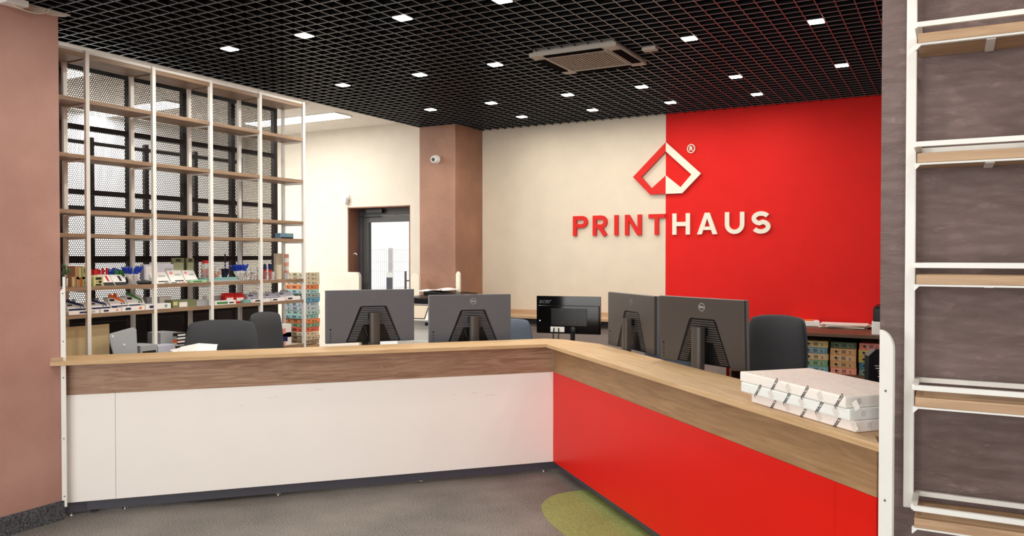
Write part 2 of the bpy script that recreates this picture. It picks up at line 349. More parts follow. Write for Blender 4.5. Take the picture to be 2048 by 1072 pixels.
obj('kickboard', B_(.051, -3.19, .02, .066, .03, HB-.001), KICK, ctr2)
for fy in (-.5, -1.5, -2.5, -3.1):
    f_ = nb(); cyl(f_, .09, fy, 0, .008, .018, .014, 14); cyl(f_, .09, fy, .008, HB, .006, .006, 10); obj('foot', f_, CHROME, ctr2, True)
dk = thing('office_desk', 'grey brown staff desk top behind the white counter wing', 'desk', P0, PHI)
obj('desk_top', prism(nb(), [(-3.12, .025), (-.03, .025), (.30, .45), (1.05, .75), (.85, 1.35), (.1, 1.15), (-.35, .80), (-2.70, .80), (-3.12, .30)], .72, .745, 'z'), mat('grey_desk', c(150, 140, 132), .5), dk)
for q in ((-3.05, .1), (-2.6, .7), (-1.2, .7), (-.1, .75), (.2, 1.1), (.8, 1.2)): obj('leg', B_(q[0]-.02, q[1]-.02, 0, q[0]+.02, q[1]+.02, .719), BLKM, dk)
dk = thing('office_desk', 'dark brown staff desk top behind the red counter wing', 'desk', P0, PHI)
obj('desk_top', prism(nb(), [(.025, -3.12), (.80, -3.12), (.80, -.05), (.5, .3), (.32, .42), (.025, .0)], .72, .745, 'z'), mat('dark_desk', c(96, 82, 76), .18), dk)
for q in ((.1, -3.05), (.74, -3.05), (.74, -1.5), (.7, -.15)): obj('leg', B_(q[0]-.02, q[1]-.02, 0, q[0]+.02, q[1]+.02, .719), BLKM, dk)
led = thing('counter_ledge', 'light oak transaction ledge running over both counter wings', 'ledge', P0, PHI)
XE = .28; fr = -.088
f_ = prism(nb(), [(-3.275, fr), (fr, fr), (0.02, .02), (.14, .17), (.03, .26), (-3.275, .22)], HL0, HL1, 'z'); obj('ledge_board', f_, WD_L, led, bev=.0015)
f_ = prism(nb(), [(fr, fr-.0008), (fr, -3.30), (-.006, -3.187), (XE+.02, -3.187), (XE, -.2), (.141, .169), (.021, .019)], HL0, HL1, 'z'); obj('ledge_board', f_, WD_LY, led, bev=.0015)
obj('end_block', B_(-3.275, fr+.004, HL1+.0005, -3.19, -.02, HL1+.022), WD_SHX, led, bev=.001)
# white end plates
def plate(nm, lab, M, pts, th, screws, extra=None):
    t = thing(nm, lab, 'plate'); t.matrix_world = M
    obj('plate_body', prism(nb(), pts, 0, th), WHITE, t, bev=.0012)
    for (sx, sz) in screws:
        f_ = nb(); cyl(f_, 0, 0, 0, .003, .0045, .003, 10, Matrix.Translation((sx, 0, sz)) @ Matrix.Rotation(math.pi/2, 4, 'X')); obj('screw', f_, SCREW, t, True)
    return t
def ang(p, q): return math.atan2(q.y-p.y, q.x-p.x)
pa = onX(122, 800, -4.735); pb = F(-3.172, -.05)
Ml = Matrix.Translation((pb.x, pb.y, 0)) @ Matrix.Rotation(PHI, 4, 'Z')
wl = -.027
plate('counter_end_plate', 'tall narrow white steel plate at the left end of the counter', Ml,
      [(wl, HB-.01), (0, HB-.01), (0, 1.47), (-.014, 1.47), (-.014, 1.40), (wl, 1.385)], .012, [(-.0135, z) for z in (.14, .49, .86, 1.08, 1.37)])
# right plate lies in the plane just in front of the ledge edge
Mr = MF @ Matrix.Translation((-.095, 0, 0)) @ Matrix.Rotation(-math.pi/2, 4, 'Z')
def pr(px, py):
    d = ray(px, py); p0 = F(-.095, 0); t = (p0-Vector((0, 0, 0))).dot(A)/d.dot(A); q = _O+d*t; return toF(q)
ya, yb = pr(1758, 800).y, pr(1785, 800).y; zt = pr(1758, 659).z
rr = ya-yb
pts = [(-ya, .05), (-yb, .05)]+[(-ya+rr*math.sin(t)*1.0, zt-rr*1.05*(1-math.cos(t))) for t in [math.pi/2*i/8 for i in range(8, -1, -1)]]
plate('counter_end_plate', 'wide white steel plate with rounded top corner at the right end of the red counter', Mr, pts, .01,
      [(-(ya+yb)/2, pr(1773, 782).z), (-(ya+yb)/2, pr(1773, 1002).z)])
# ============================================================ SIGN ON THE FEATURE WALL
SR = mat('sign_red', c(208, 34, 27), .6, .3); SW = mat('sign_cream', c(228, 222, 208), .6, .3)
YS = YW-.03
def lx(px, y=450): return onY(px, y, YS).x
zb, zt_ = 1.812, 2.03; SWD = .043
def arc(cx, cz, rx, rz, a0, a1, n=14): return [(cx+rx*math.cos(math.radians(a0+(a1-a0)*i/n)), cz+rz*math.sin(math.radians(a0+(a1-a0)*i/n))) for i in range(n+1)]
def letter(ch, p0, p1, m):
    xa, xb = lx(p0), lx(p1); W = xb-xa; H = zt_-zb; h = SWD/2; bm = nb(); y0, y1 = -.022, .006
    def R(pts, closed=False): ribbon(bm, pts, SWD, y0, y1, closed)
    if ch == 'I': R([(W/2, 0), (W/2, H)])
    if ch == 'P': R([(h, 0), (h, H)]); r = H*.3-h; zc = H-h-r; R([(SWD*.9, H-h)]+arc(W-h-r, zc, r, r, 90, -90)+[(SWD*.9, zc-r)])
    if ch == 'R': R([(h, 0), (h, H)]); r = H*.28-h+.008; zc = H-h-r; R([(SWD*.9, H-h)]+arc(W-h-r-.004, zc, r, r, 90, -90)+[(SWD*.9, zc-r)]); R([(W*.45, zc-r), (W-h*1.1, 0)])
    if ch == 'N': R([(h, 0), (h, H)]); R([(W-h, 0), (W-h, H)]); prism(bm, [(.003, H), (SWD*1.1, H), (W-.003, 0), (W-SWD*1.1, 0)], y0+.0021, y1-.0021)
    if ch == 'T': R([(0, H-h), (W, H-h)]); R([(W/2, 0), (W/2, H-SWD*.9)])
    if ch == 'H': R([(h, 0), (h, H)]); R([(W-h, 0), (W-h, H)]); R([(SWD*.9, H/2), (W-SWD*.9, H/2)])
    if ch == 'A':
        k = SWD*1.12; prism(bm, [(0, 0), (k, 0), (W/2+k*.4, H), (W/2-k*.5, H)], y0+.0003, y1-.0003); prism(bm, [(W, 0), (W-k, 0), (W/2-k*.4, H), (W/2+k*.5, H)], y0+.0008, y1-.0008)
        prism(bm, [(W*.2, H*.2), (W*.8, H*.2), (W*.68, H*.2+SWD*.8), (W*.32, H*.2+SWD*.8)], y0+.0013, y1-.0013)
    if ch == 'U': r = W/2-h; R([(h, H)]+arc(W/2, r+h, r, r, 180, 360)+[(W-h, H)])
    if ch == 'S':
        r = (H-SWD)/4+.004; rx = W/2-h; up = arc(W/2, H-h-r, rx, r, 28, 270, 18); dn = arc(W/2, h+r, rx, r, 90, -152, 18); R(up[:-1]+dn[1:])
    o = obj('sign_letter', bm, m); o.location = (xa, YS+.022, zb)
    return tag(o, ('red' if m is SR else 'cream')+' raised letter '+ch+(' on the cream wall half' if m is SR else ' on the red wall half'), 'sign letter', 'letters of the wall sign')
for ch, a, b in (('P', 1145.5, 1174.5), ('R', 1185, 1214.5), ('I', 1227.5, 1236.5), ('N', 1249.5, 1282.5), ('T', 1296.5, 1329.5)): letter(ch, a, b, SR)
for ch, a, b in (('H', 1344.5, 1379.5), ('A', 1394, 1434.5), ('U', 1449.5, 1488.5), ('S', 1503, 1541)): letter(ch, a, b, SW)
lg = thing('wall_logo', 'raised house shaped diamond logo, half red and half cream', 'logo', (0, YS, 0))
def W2(*q): return [(onY(x, y, YS).x, onY(x, y, YS).z) for x, y in q]
xm = XS*YS/YW
lT, lL, lBL, lBM = W2((1331, 284.5), (1266.5, 354), (1300.5, 389), (1330.5, 388.5)); iT, iL, iB, mT = W2((1331, 303), (1283.5, 354), (1303.5, 377), (1331, 351))
lT = (xm, lT[1]); iT = (xm, iT[1]); mT = (xm, mT[1]); lBM = (xm, lBL[1])
e = .0006
def half(sx, m):
    q = lambda p: (xm+(p[0]-xm)*sx+(-e if sx > 0 else e), p[1])
    bm = nb(); prism(bm, [q(p) for p in (lT, lL, iL, iT)], -.008, .014)
    prism(bm, [q(p) for p in (lL, lBL, iB, iL)], -.0077, .0137); prism(bm, [q(p) for p in (lBL, lBM, mT, iB)], -.0074, .0134)
    return obj('logo_half', bm, m, lg, label=('red' if sx > 0 else 'cream')+' half of the logo')
half(1, SR); half(-1.03, SW)
rg = thing('registered_mark', 'small cream circled R beside the logo on the red wall', 'sign', (onY(1381.5, 297, YS).x, YS+.012, onY(1381.5, 297, YS).z))
ribbon_bm = nb(); ribbon(ribbon_bm, arc(0, 0, .037, .042, 0, 342, 20), .009, -.004, .012, True); obj('ring', ribbon_bm, SW, rg)
text('letter_r', 'R', .06, SW, rg, (0, 0, -.001), ext=.006, offset=.0025)
# ============================================================ CEILING FITTINGS
LE = mat('lamp_diffuser', c(255, 250, 240), .4, emit=(1, .95, .86, 1), estr=14)
rows = [(3.95, 'front row', (-4.45, -3.75, -2.95, -2.25)), (5.25, 'second row', (-4.55, -3.75, -3.05, -1.55, -.75)), (6.55, 'third row', (-4.55, -3.85, -3.05, -2.35, -1.55, -.75)), (7.35, 'back row', (-3.95, -3.15, -2.35, -1.55))]
# two extra rows light the entrance side, out of view
ords = ['leftmost', 'second from left', 'third from left', 'fourth from left', 'fifth from left', 'sixth from left']
lamp0 = None
for yy, rn, xs in rows:
    for i, xx in enumerate(xs):
        lab = 'square white downlight set in a cell of the black grid, %s, %s' % (rn, ords[i] if i < len(xs)-1 else 'rightmost')
        if lamp0 is None:
            lamp0 = thing('ceiling_downlight', lab, 'ceiling light', (xx, yy, ZG), 0, 'square downlights in the ceiling grid')
            obj('diffuser', B_(-.044, -.044, -.006, .044, .044, .006, bev=.003), LE, lamp0)
            f_ = nb()
            for s in ((-.046, -.046, .046, -.0442), (-.046, .0442, .046, .046), (-.046, -.0442, -.0442, .0442), (.0442, -.0442, .046, .0442)): box(f_, s[0], s[1], -.002, s[2], s[3], .03)
            obj('lamp_housing', f_, WHITE, lamp0)
        else: dup(lamp0, (xx, yy, ZG), 0, lab)
        l = bpy.data.lights.new('downlight', 'AREA'); l.size = .09; l.energy = P_DOWN*(.55 if yy > 7 else .8 if yy > 6 else 1.1); l.color = (1, .93, .82)
        lo = bpy.data.objects.new('downlight', l); C.objects.link(lo); lo.location = (xx, yy, ZG-.012)
for yy in (2.6, 1.2, -.2):
    for xx in (-3.75, -2.25, -.75, .75):
        l = bpy.data.lights.new('downlight', 'AREA'); l.size = .09; l.energy = P_DOWN; l.color = (1, .93, .82)
        lo = bpy.data.objects.new('downlight', l); C.objects.link(lo); lo.location = (xx, yy, ZG-.012)
# air conditioning cassette
ac = thing('air_conditioning_cassette', 'square ceiling air conditioner with slatted grille among the grid lamps', 'air conditioner', ((ACX0+ACX1)/2, (ACY0+ACY1)/2, ZG-.035))
hx_, hy_ = (ACX1-ACX0)/2, (ACY1-ACY0)/2; ACM = mat('cassette_grey', c(176, 168, 158), .5)
f_ = nb(); q = .22
for s in ((-hx_, -hy_, hx_, -q-.02), (-hx_, q+.02, hx_, hy_), (-hx_, -q-.02, -q-.02, q+.02), (q+.02, -q-.02, hx_, q+.02)): box(f_, s[0], s[1], 0, s[2], s[3], .03)
box(f_, -hx_+.02, -hy_+.02, .03, hx_-.02, hy_-.02, .2)
obj('cassette_frame', f_, ACM, ac)
for s in ((-.22, -hy_+.004, .22, -hy_+.06), (-.22, hy_-.06, .22, hy_-.004), (-hx_+.004, -.2, -hx_+.07, .2), (hx_-.07, -.2, hx_-.004, .2)):
    obj('louvre', B_(s[0], s[1], -.006, s[2], s[3], -.001, bev=.002), PLEN, ac)
f_ = nb()
for i in range(19): t = -q+.012+i*.0228; box(f_, t, -q, -.003, t+.009, q, .018)
box(f_, -q-.018, -q-.018, -.004, q+.018, -q-.002, .02); box(f_, -q-.018, q+.002, -.004, q+.018, q+.018, .02); box(f_, -q-.018, -q-.002, -.004, -q-.002, q+.002, .02); box(f_, q+.002, -q-.002, -.004, q+.018, q+.002, .02)
obj('grille', f_, ACM, ac); obj('grille_back', B_(-q, -q, .019, q, q, .025), PLEN, ac)
p = onZ(1300, 96, ZG)
tag(obj('sensor_box', B_(-.05, -.035, -.02, .05, .035, .02, bev=.004), ACM, loc=(p.x, p.y, ZG+.0)), 'small grey box hanging in the grid right of the air conditioner', 'sensor box')
# led panels on the white ceiling
LE2 = mat('panel_diffuser', c(255, 252, 246), .4, emit=(1, .96, .9, 1), estr=5)
for (cx, cy, pw, lab) in ((-6.92, 7.15, .38, 'long white light panel under the white ceiling near the glass door'), (-7.5, 4.3, 3, 'long white light panel near the left wall, seen over the shelf tops'), (-8.0, 5.75, 2.5, 'long white light panel behind the perforated screen, farthest left')):
    t = thing('light_panel', lab, 'ceiling light', (cx, cy, ZC), 0, 'light panels on the white ceiling')
    obj('panel_diffuser', B_(-.72, -.14, -.022, .72, .14, -.012), LE2, t); obj('panel_frame', B_(-.735, -.155, -.012, .735, .155, 0), WHITE, t)
    a_ = area('light_panel_light', (cx, cy, ZC-.03), (0, 0, 0), 1.4, .26, P_LED*pw, (1, .98, .96))
for (cx, cy, lab) in ((-6.9, 6.35, 'white ceiling trunking crossing behind the shelf tops, far one'), (-6.9, 3.55, 'white ceiling trunking crossing behind the shelf tops, near one'), (-6.9, 4.75, 'white ceiling trunking crossing behind the shelf tops, middle one')):
    tag(obj('cable_trunking', B_(-1.5, -.05, -.035, 1.5, .05, 0), CEILW, loc=(cx, cy, ZC)), lab, 'trunking')
# junction box and cables on top of the left wall
jb = thing('junction_box', 'white junction box with loose cables on top of the left wall', 'junction box', (-4.66, 2.60, 3.0))
obj('box_body', B_(-.04, -.07, .012, .05, .055, .047, bev=.004), WHITE, jb)
f_ = nb()
for k in range(4): tube(f_, [(-.03+.02*k, .02+.11*math.cos(t)*(.7+.1*k)+.05, .035-.045*math.sin(t)*(.5+.15*k)) for t in [math.pi*i/12 for i in range(13)]], .0035, 6)
obj('cable', f_, mat('cream_cable', c(214, 204, 184)), jb, True)
struct('trim_3', prism(nb(), [(2.2, 3.03), (2.86, 3.03), (2.93, 3.044), (2.93, 3.049), (2.2, 3.049)], -4.72, -4.66, 'x'), mat('pale_trim', c(215, 208, 198)))
# dome camera on the pillar, motion sensor, latch
p = onY(873, 319, 7.42)
t = thing('security_camera', 'white dome security camera on the brown pillar', 'camera', p)
f_ = nb(); cyl(f_, 0, 0, 0, .028, .05, .046, 24, Matrix.Rotation(math.pi/2, 4, 'X')); obj('mount', f_, WHITE, t, True)
f_ = nb(); ball(f_, (0, -.04, -.004), .044, seg=24); obj('camera_ball', f_, WHITE, t, True)
f_ = nb(); cyl(f_, 0, 0, 0, .012, .02, .02, 18, Matrix.Translation((.008, -.074, -.008)) @ Matrix.Rotation(math.pi/2, 4, 'X')); obj('lens', f_, BLK, t, True)
p = onY(696, 399, YW)
t = thing('motion_sensor', 'small white motion sensor on the cream wall above the door corner', 'sensor', p)
obj('sensor_bracket', B_(-.02, -.03, .0, .03, 0, .05), WHITE, t); obj('sensor_head', B_(-.04, -.075, -.06, .03, -.02, .03, Matrix.Rotation(.25, 4, 'Y'), .01), WHITE, t)
p = onY(707, 508, YW+.1)
tag(obj('door_hook', tube(nb(), [(0, 0, 0), (.03, 0, .012), (.055, 0, -.01)], .007), WHITE, loc=(DX0+.014, YW+.1, p.z)), 'small white hook on the brown reveal of the door', 'hook')
# pale low partition and end plates of the counter at the back
xa, xb = onY(605, 560, 7.9).x, onY(720, 560, 7.9).x; zt2 = onY(690, 544, 7.9).z
f_ = prism(nb(), [(xa-.6, 0), (xb, 0), (xb, zt2-.05), (xb-.02, zt2-.012), (xb-.05, zt2), (xa-.6, zt2)], 7.88, 7.93)
tag(obj('low_partition', f_, WALLW, bev=.003), 'cream low partition panel standing left of the glass door', 'partition')
for a, b, yy, y_, lab in ((822, 838, 547, 7.28, 'narrow cream end plate beside the pillar, left of the copier'), (911.5, 919, 543, 7.28, 'slim white post with rounded top before the pillar corner')):
    xa, xb = onY(a, 560, y_).x, onY(b, 560, y_).x; z1 = onY((a+b)/2, yy, y_).z
    tag(obj('end_plate', prism(nb(), [(xa, 0), (xb, 0), (xb, z1-.03), (xb-(xb-xa)*.3, z1), (xa+(xb-xa)*.3, z1), (xa, z1-.03)], y_, y_+.03), mat('cream_plate', c(236, 228, 210), .5), bev=.003), lab, 'plate')
# ============================================================ LEFT SHELVING
XF, XB = -5.0, -5.23
shelf_bot = [(2.895, .03), (2.60, .026), (2.235, .026), (1.872, .026), (1.718, .026), (1.368, .026), (1.187, .026)]
sh = thing('shelving_unit', 'tall open shelving of white steel posts and brown oak boards before the perforated screen', 'shelving', (XF, 2.92, 0))
Y0 = 2.92
posts = [3.247+.5*i for i in range(5)]
for yy in posts:
    obj('front_post', B_(-.012, yy-Y0-.013, 0, .012, yy-Y0+.013, 2.945), WHITE, sh)
    obj('back_post', B_(XB-XF-.022, yy-Y0-.014, 0, XB-XF, yy-Y0+.014, 2.945), WHITE, sh)
    obj('cross_bar', B_(XB-XF, yy-Y0-.008, 2.926, -.0125, yy-Y0+.008, 2.944), WHITE, sh)
obj('top_rail', B_(-.013, 0, 2.926, .001, 5.26-Y0, 2.944), WHITE, sh)
for zb_, th in shelf_bot:
    ya_ = Y0
    for i, yy in enumerate(posts):
        obj('shelf_board', B_(XB-XF+.001, ya_-Y0+(.0135 if i else 0), zb_, -.0125 if 0 else .010, yy-Y0-.0135, zb_+th), WD_SH, sh)
        if zb_ < 2.7 and zb_ > 1.3: obj('cross_bar', B_(XB-XF, yy-Y0-.006, zb_-.012, -.0125, yy-Y0+.006, zb_-.001), WHITE, sh)
        ya_ = yy
obj('shelf_board', B_(XB-XF+.001, posts[3]-Y0+.014, .80, .01, posts[4]-Y0-.0135, .826), WD_SH, sh)
obj('shelf_board', B_(XB-XF+.001, 0, .86, .01, posts[0]-Y0-.0135, .886), WD_SH, sh)
for i in (0, 1, 2): obj('shelf_board', B_(XB-XF+.001, posts[i]-Y0+.014, .86, .01, posts[i+1]-Y0-.0135, .886), WD_SH, sh)
# perforated screen
ps = thing('perforated_screen', 'black perforated steel screen on a tube frame behind the shelving', 'screen', (-5.42, 2.9, 0))
vb = [3.332, 3.851, 4.337, 4.826, 5.316]
for i, yy in enumerate(vb): obj('frame_post', B_(-.02, yy-.02-2.9, 0, .02, yy+.02-2.9, 2.95), BLKM, ps)
for z in (.25, .7, 1.15, 1.577, 2.05, 2.508, 2.93):
    obj('frame_rail', B_(-.017, .0, z-.019, .017, 5.296-2.9, z+.019), BLKM, ps)
yl = 2.9
for yy in vb: obj('perforated_sheet', B_(.021, yl-2.9, .0, .0225, yy-2.9-.0005, 2.95), PERF, ps); yl = yy
ps2 = thing('perforated_screen', 'second black perforated screen farther back, seen through the first', 'screen', (-6.4, 3.2, 0))
for yy in (3.66, 4.19, 4.715, 5.25, 5.80): obj('frame_post', B_(-.018, yy-.02-3.2, 0, .018, yy+.02-3.2, 2.6), BLKM, ps2)
for z in (.5, 1.0, 1.55, 2.0, 2.55): obj('frame_rail', B_(-.016, 0, z-.016, .016, 5.8-3.2, z+.016), BLKM, ps2)
lc = thing('low_cupboard', 'dark low cupboard behind the perforated screen, seen through its lower holes', 'cupboard', (-6.05, 3.0, 0))
obj('cupboard_body', B_(-.4, 0, .04, 0, 2.9, 1.08, bev=.004), mat('dark_brown_board', c(40, 34, 32), .6), lc)
for i in range(4): obj('cupboard_door', B_(.001, .01+.725*i, .06, .018, .72+.725*i, 1.06), MC['dark_brown_board'], lc)
# ------------------------------------------------------------ goods on the shelves
ZA = 1.368+.026; ZBs = 1.187+.026; ZCs = .886
def S(x, y, X=-5.03): q = onX(x, y, X); return q.y, q.z
def label_of(nm, parent, w, z0, z1, m, y=.0015): return obj(nm, B_(0-w, 0, z0, w, .0012, z1), m, parent)
DIM = [0]
def carton(name, lab, cat, a, b, ytop, zbase, m, dep=.12, X=-5.03, stripe=None, band=None, lean=0, group=None, rz=0):
    """box standing on a shelf: width along world Y, front facing +X. local x = -depth, y = width"""
    y0_, z1_ = S(a, ytop, X); y1_, _ = S(b, ytop, X); w_ = max(.01, y1_-y0_-.002); h_ = max(.012, z1_-zbase)
    t = thing(name, lab, cat, (X, (y0_+y1_)/2, zbase), rz, group)
    sh_ = lean
    bm = nb(); prism(bm, [(-dep, 0), (0, 0), (-sh_, h_), (-dep, h_)], -w_/2, w_/2, 'y'); obj('carton', bm, m, t, bev=.0008)
    def face(nm, u0, u1, v0, v1, mm):
        k = lambda v: -sh_*v
        bm = nb(); pts = [Vector((k(v)+.0006, -w_/2+u*w_, v*h_)) for u, v in ((u0, v0), (u1, v0), (u1, v1), (u0, v1))]
        off = Vector((.0008, 0, 0)); a_ = [bm.verts.new(p) for p in pts]; b_ = [bm.verts.new(p+off) for p in pts]
        bm.faces.new(a_[::-1]); bm.faces.new(b_)
        for i in range(4): bm.faces.new([a_[i], a_[(i+1) % 4], b_[(i+1) % 4], b_[i]])
        obj(nm, bm, mm, t)
    if stripe: face('label_strip', .02, .98, *stripe[1], stripe[0])
    if band:
        for (u0, u1, v0, v1, mm) in band: face('printed_mark', u0, u1, v0, v1, mm)
    DIM[0] = h_
    return t
cBk = col('ink_black', 24, 24, 26); cNv = col('ink_navy', 24, 32, 84); cYG = col('pale_lime_card', 206, 206, 146); cKr = col('kraft_card', 186, 148, 108); cOr = col('orange_card', 236, 112, 40)
cGr = col('green_card', 52, 132, 66); cRd = col('red_card', 208, 30, 30); cBl = col('blue_cap', 22, 56, 168); cWh = col('white_card', 240, 238, 236); cOl = col('olive_card', 122, 128, 92); cGy = col('grey_card', 170, 172, 176)
cPk = col('pink_card', 236, 150, 150); cTe = col('teal_card', 120, 170, 166); cLg = col('lilac_grey_card', 200, 200, 216)
MK = [(.12, .5, .35, .62, cBk)]
def pens(name, lab, xc, ytop, zbase, cap, n=9, spread=.05, X=-5.08, fan=.5, body=None, cup=True, r=.0045, cupm=None, h=None):
    y_, z1_ = S(xc, ytop, X); h = h or (z1_-zbase); t = thing(name, lab, 'pens', (X, y_, zbase))
    if cup:
        f_ = nb(); cyl(f_, 0, 0, .0, h*.5, .028, .036, 18); obj('cup', f_, cupm or CLEAR, t, True)
    for i in range(n):
        a_ = random.uniform(0, 6.28); s_ = random.uniform(.3, 1)*spread
        p_ = Vector((.008*math.cos(a_), .008*math.sin(a_), .004)); q_ = Vector((s_*math.cos(a_)*.6, s_*math.sin(a_), h*random.uniform(.88, 1)))
        f_ = nb(); rod(f_, p_, p_.lerp(q_, .64), r, 7); o_ = obj('pen', f_, body or cWh, t, True)
        f_ = nb(); rod(f_, p_.lerp(q_, .64), q_, r*1.25, 7); obj('pen_cap', f_, cap, o_, True)
    return t
SG = 'stationery on the upper stocked shelf'; SH = 'stationery on the lower stocked shelf'
# upper stocked shelf
carton('pencil_box', 'upper kraft and lime pencil box at the far left of the upper stocked shelf', 'box', 150, 163, 532, ZA+.0475, cKr, .09, group=SG, band=[(.6, .95, .1, .9, cYG)])
carton('pencil_box', 'upper lime pencil box with black mark beside the white post', 'box', 163.5, 180, 532, ZA+.0475, cYG, .09, group=SG, band=[(.3, .8, .5, .8, cBk)])
carton('pencil_box', 'lower kraft pencil box at the far left of the upper stocked shelf', 'box', 143, 152, 553.5, ZA, cKr, .09, group=SG, band=[(.2, .5, .1, .9, cYG)])
carton('pencil_box', 'lower kraft pencil box, second from the left end', 'box', 152.5, 163.5, 553.5, ZA, cKr, .09, group=SG, band=[(.7, .95, .1, .9, cOr)])
carton('pencil_box', 'lower lime pencil box with black mark, left of the first white post', 'box', 164, 181, 553.5, ZA, cYG, .09, group=SG, band=[(.3, .8, .2, .6, cBk)])
carton('pencil_box', 'square lime box with black printed mark right of the first white post', 'box', 187, 207, 552, ZA, cYG, .1, group=SG, band=[(.2, .8, .62, .85, cBk), (.25, .4, .35, .5, cKr), (.5, .8, .3, .52, cBk), (.2, .8, .05, .2, cBk)])
for a, b, cp, l1 in ((208, 230, cRd, 'left'), (231, 256, cGr, 'right')):
    carton('pen_display_box', 'white topped black display box of pens, %s one of two' % l1, 'display box', a, b, 550, ZA, cWh, .12, lean=.07, group=SG, stripe=(cBk, (.0, .3)), band=[(.55, .75, .4, .9, cRd if cp is cRd else cBk)])
def penrow(lab, a, b, ytop, zbase, cap, n, X):
    y0_, z1_ = S(a, ytop, X); y1_, _ = S(b, ytop, X); t = thing('pen_bundle', lab, 'pens', (X, (y0_+y1_)/2, zbase))
    for i in range(n):
        u = -.5+(i+.5)/n; yy = u*(y1_-y0_); x_ = random.uniform(-.03, .01)
        f_ = nb(); rod(f_, (x_, yy, 0), (x_-.01, yy+.008, (z1_-zbase)*.6), .0045, 7); o_ = obj('pen', f_, cWh, t, True)
        f_ = nb(); rod(f_, (x_-.01, yy+.008, (z1_-zbase)*.6), (x_-.02, yy+.014, (z1_-zbase)*random.uniform(.92, 1.05)), .0085, 7); obj('pen_cap', f_, cap, o_, True)
penrow('row of red capped pens behind the left display box', 184, 216, 538, ZA, cRd, 9, -5.17)
penrow('row of blue capped pens behind the display boxes', 217, 240, 537, ZA, cBl, 8, -5.17)
penrow('row of green capped pens behind the right display box', 226, 250, 541, ZA, cGr, 7, -5.145)
pens('pen_cup', 'clear cup with a fan of blue capped white pens near the second white post', 266, 533, ZA, cBl, 32, .085, r=.0055)
carton('stationery_box', 'large pale grey box standing at the back by the second white post', 'box', 288, 347, 529, ZA, cLg, .05, X=-5.12, group=SG, band=[(.05, .45, .1, .9, cWh), (.7, .95, .3, .8, cGy)])
for a, b, y_, l_ in ((308, 342, 545, 'left'), (343, 372, 541, 'middle'), (373, 398, 541, 'right')):
    carton('pen_display_box', 'white open pen display box behind the small flat boxes, %s of three' % l_, 'display box', a, b, y_, ZA, cWh, .1, X=-5.06, lean=.06, group=SG, band=[(.15, .35, .7, .9, cPk), (.45, .85, .6, .7, cGy), (.3, .9, .12, .22, cBk)])
for a, b, mm, l_ in ((338, 360, cWh, 'white'), (361, 375, cOr, 'orange marked'), (380, 414, cGr, 'green')):
    carton('flat_box', '%s flat little box at the front edge of the upper stocked shelf' % l_, 'box', a, b, 564 if a < 370 else 560.5, ZA, cWh if mm is not cGr else col('pale_green_card', 168, 206, 170), .05, X=-5.0+.004, group=SG, band=[(.2, .7, .3, .7, mm if mm is not cWh else cNv)])
for a, b, l_ in ((344, 369, 'wider'), (373, 388, 'narrower')):
    carton('blister_pack', '%s olive green blister pack standing behind the white boxes' % l_, 'pack', a, b, 516, ZA, cOl, .012, X=-5.19, group=SG, band=[(.1, .9, .25, .8, col('pale_olive', 178, 184, 150)), (.3, .7, .86, .95, cBk)])
t = thing('supply_bag', 'dark crumpled bag of small supplies beside the blue pen cup', 'bag', (-5.07, S(292, 560)[0], ZA))
f_ = nb(); ball(f_, (0, 0, .016), .03, (1.2, 1.9, .55)); ball(f_, (.02, .03, .012), .02, (1, 1.6, .6)); obj('bag_body', f_, mat('dark_bag', c(58, 62, 72), .25, bump=.9, bscale=60), t, True)
# jar of sweets-like erasers
def jar(name, lab, cx, ytop, r, zbase, lidm, fills, X=-5.09, glass=True):
    y_, z1_ = S(cx, ytop, X); h = z1_-zbase; t = thing(name, lab, 'jar', (X, y_, zbase))
    f_ = nb(); cyl(f_, 0, 0, 0, h*.86, r, r*.96, 24); obj('jar_body', f_, CLEAR, t, True)
    if lidm: f_ = nb(); cyl(f_, 0, 0, h*.86, h, r*.8, r*.8, 24); obj('lid', f_, lidm, t, True)
    if fills:
        for mm, n in fills:
            f_ = nb()
            for i in range(n):
                a_ = random.uniform(0, 6.28); rr_ = random.uniform(.2, .78)*r; ball(f_, (rr_*math.cos(a_), rr_*math.sin(a_), random.uniform(.12, .62)*h), r*.22, (1, 1, 1.3), 8)
            o_ = obj('contents', f_, mm, t, True); o_['kind'] = 'stuff'
    return t
jar('storage_jar', 'round clear jar of pink and orange erasers with a red lid', 415, 521, .05, ZA, cRd, [(cPk, 18), (cOr, 8), (col('peach', 244, 180, 120), 10)])
jar('storage_jar', 'round clear jar of orange erasers right of the third white post', 434, 530, .035, ZA, None, [(cOr, 8), (col('peach', 244, 180, 120), 10)])
t = pens('pen_cup', 'dark blue cup holding one tall dark pen', 449, 503, ZA, cBk, 1, .004, cup=False, body=cNv)
f_ = nb(); cyl(f_, 0, 0, .04, .10, .022, .045, 18); cyl(f_, 0, 0, 0, .04, .02, .02, 14); obj('cup', f_, mat('navy_cup', c(20, 22, 50), .25), t, True)
pens('pen_cup', 'clear glass with a dense fan of blue capped pens right of the dark blue cup', 480, 529, ZA, cBl, 48, .085, r=.0065)
carton('flat_tray', 'flat grey green tray at the front edge below the blue pens, upper one', 'tray', 412, 474, 556, ZA+.012, cTe, .12, group=SG)
carton('flat_tray', 'flat grey tray at the front edge below the blue pens, lower one', 'tray', 408, 480, 562, ZA, cGy, .14, X=-5.01, group=SG)
for i, x_ in enumerate((492, 506, 519)):
    jar('storage_tub', 'clear tub with green and pink contents, %s of three' % ('left', 'middle', 'right')[i], x_, 531, .026, ZA, None, [(cOl, 6), (cPk, 5)], X=-5.07)
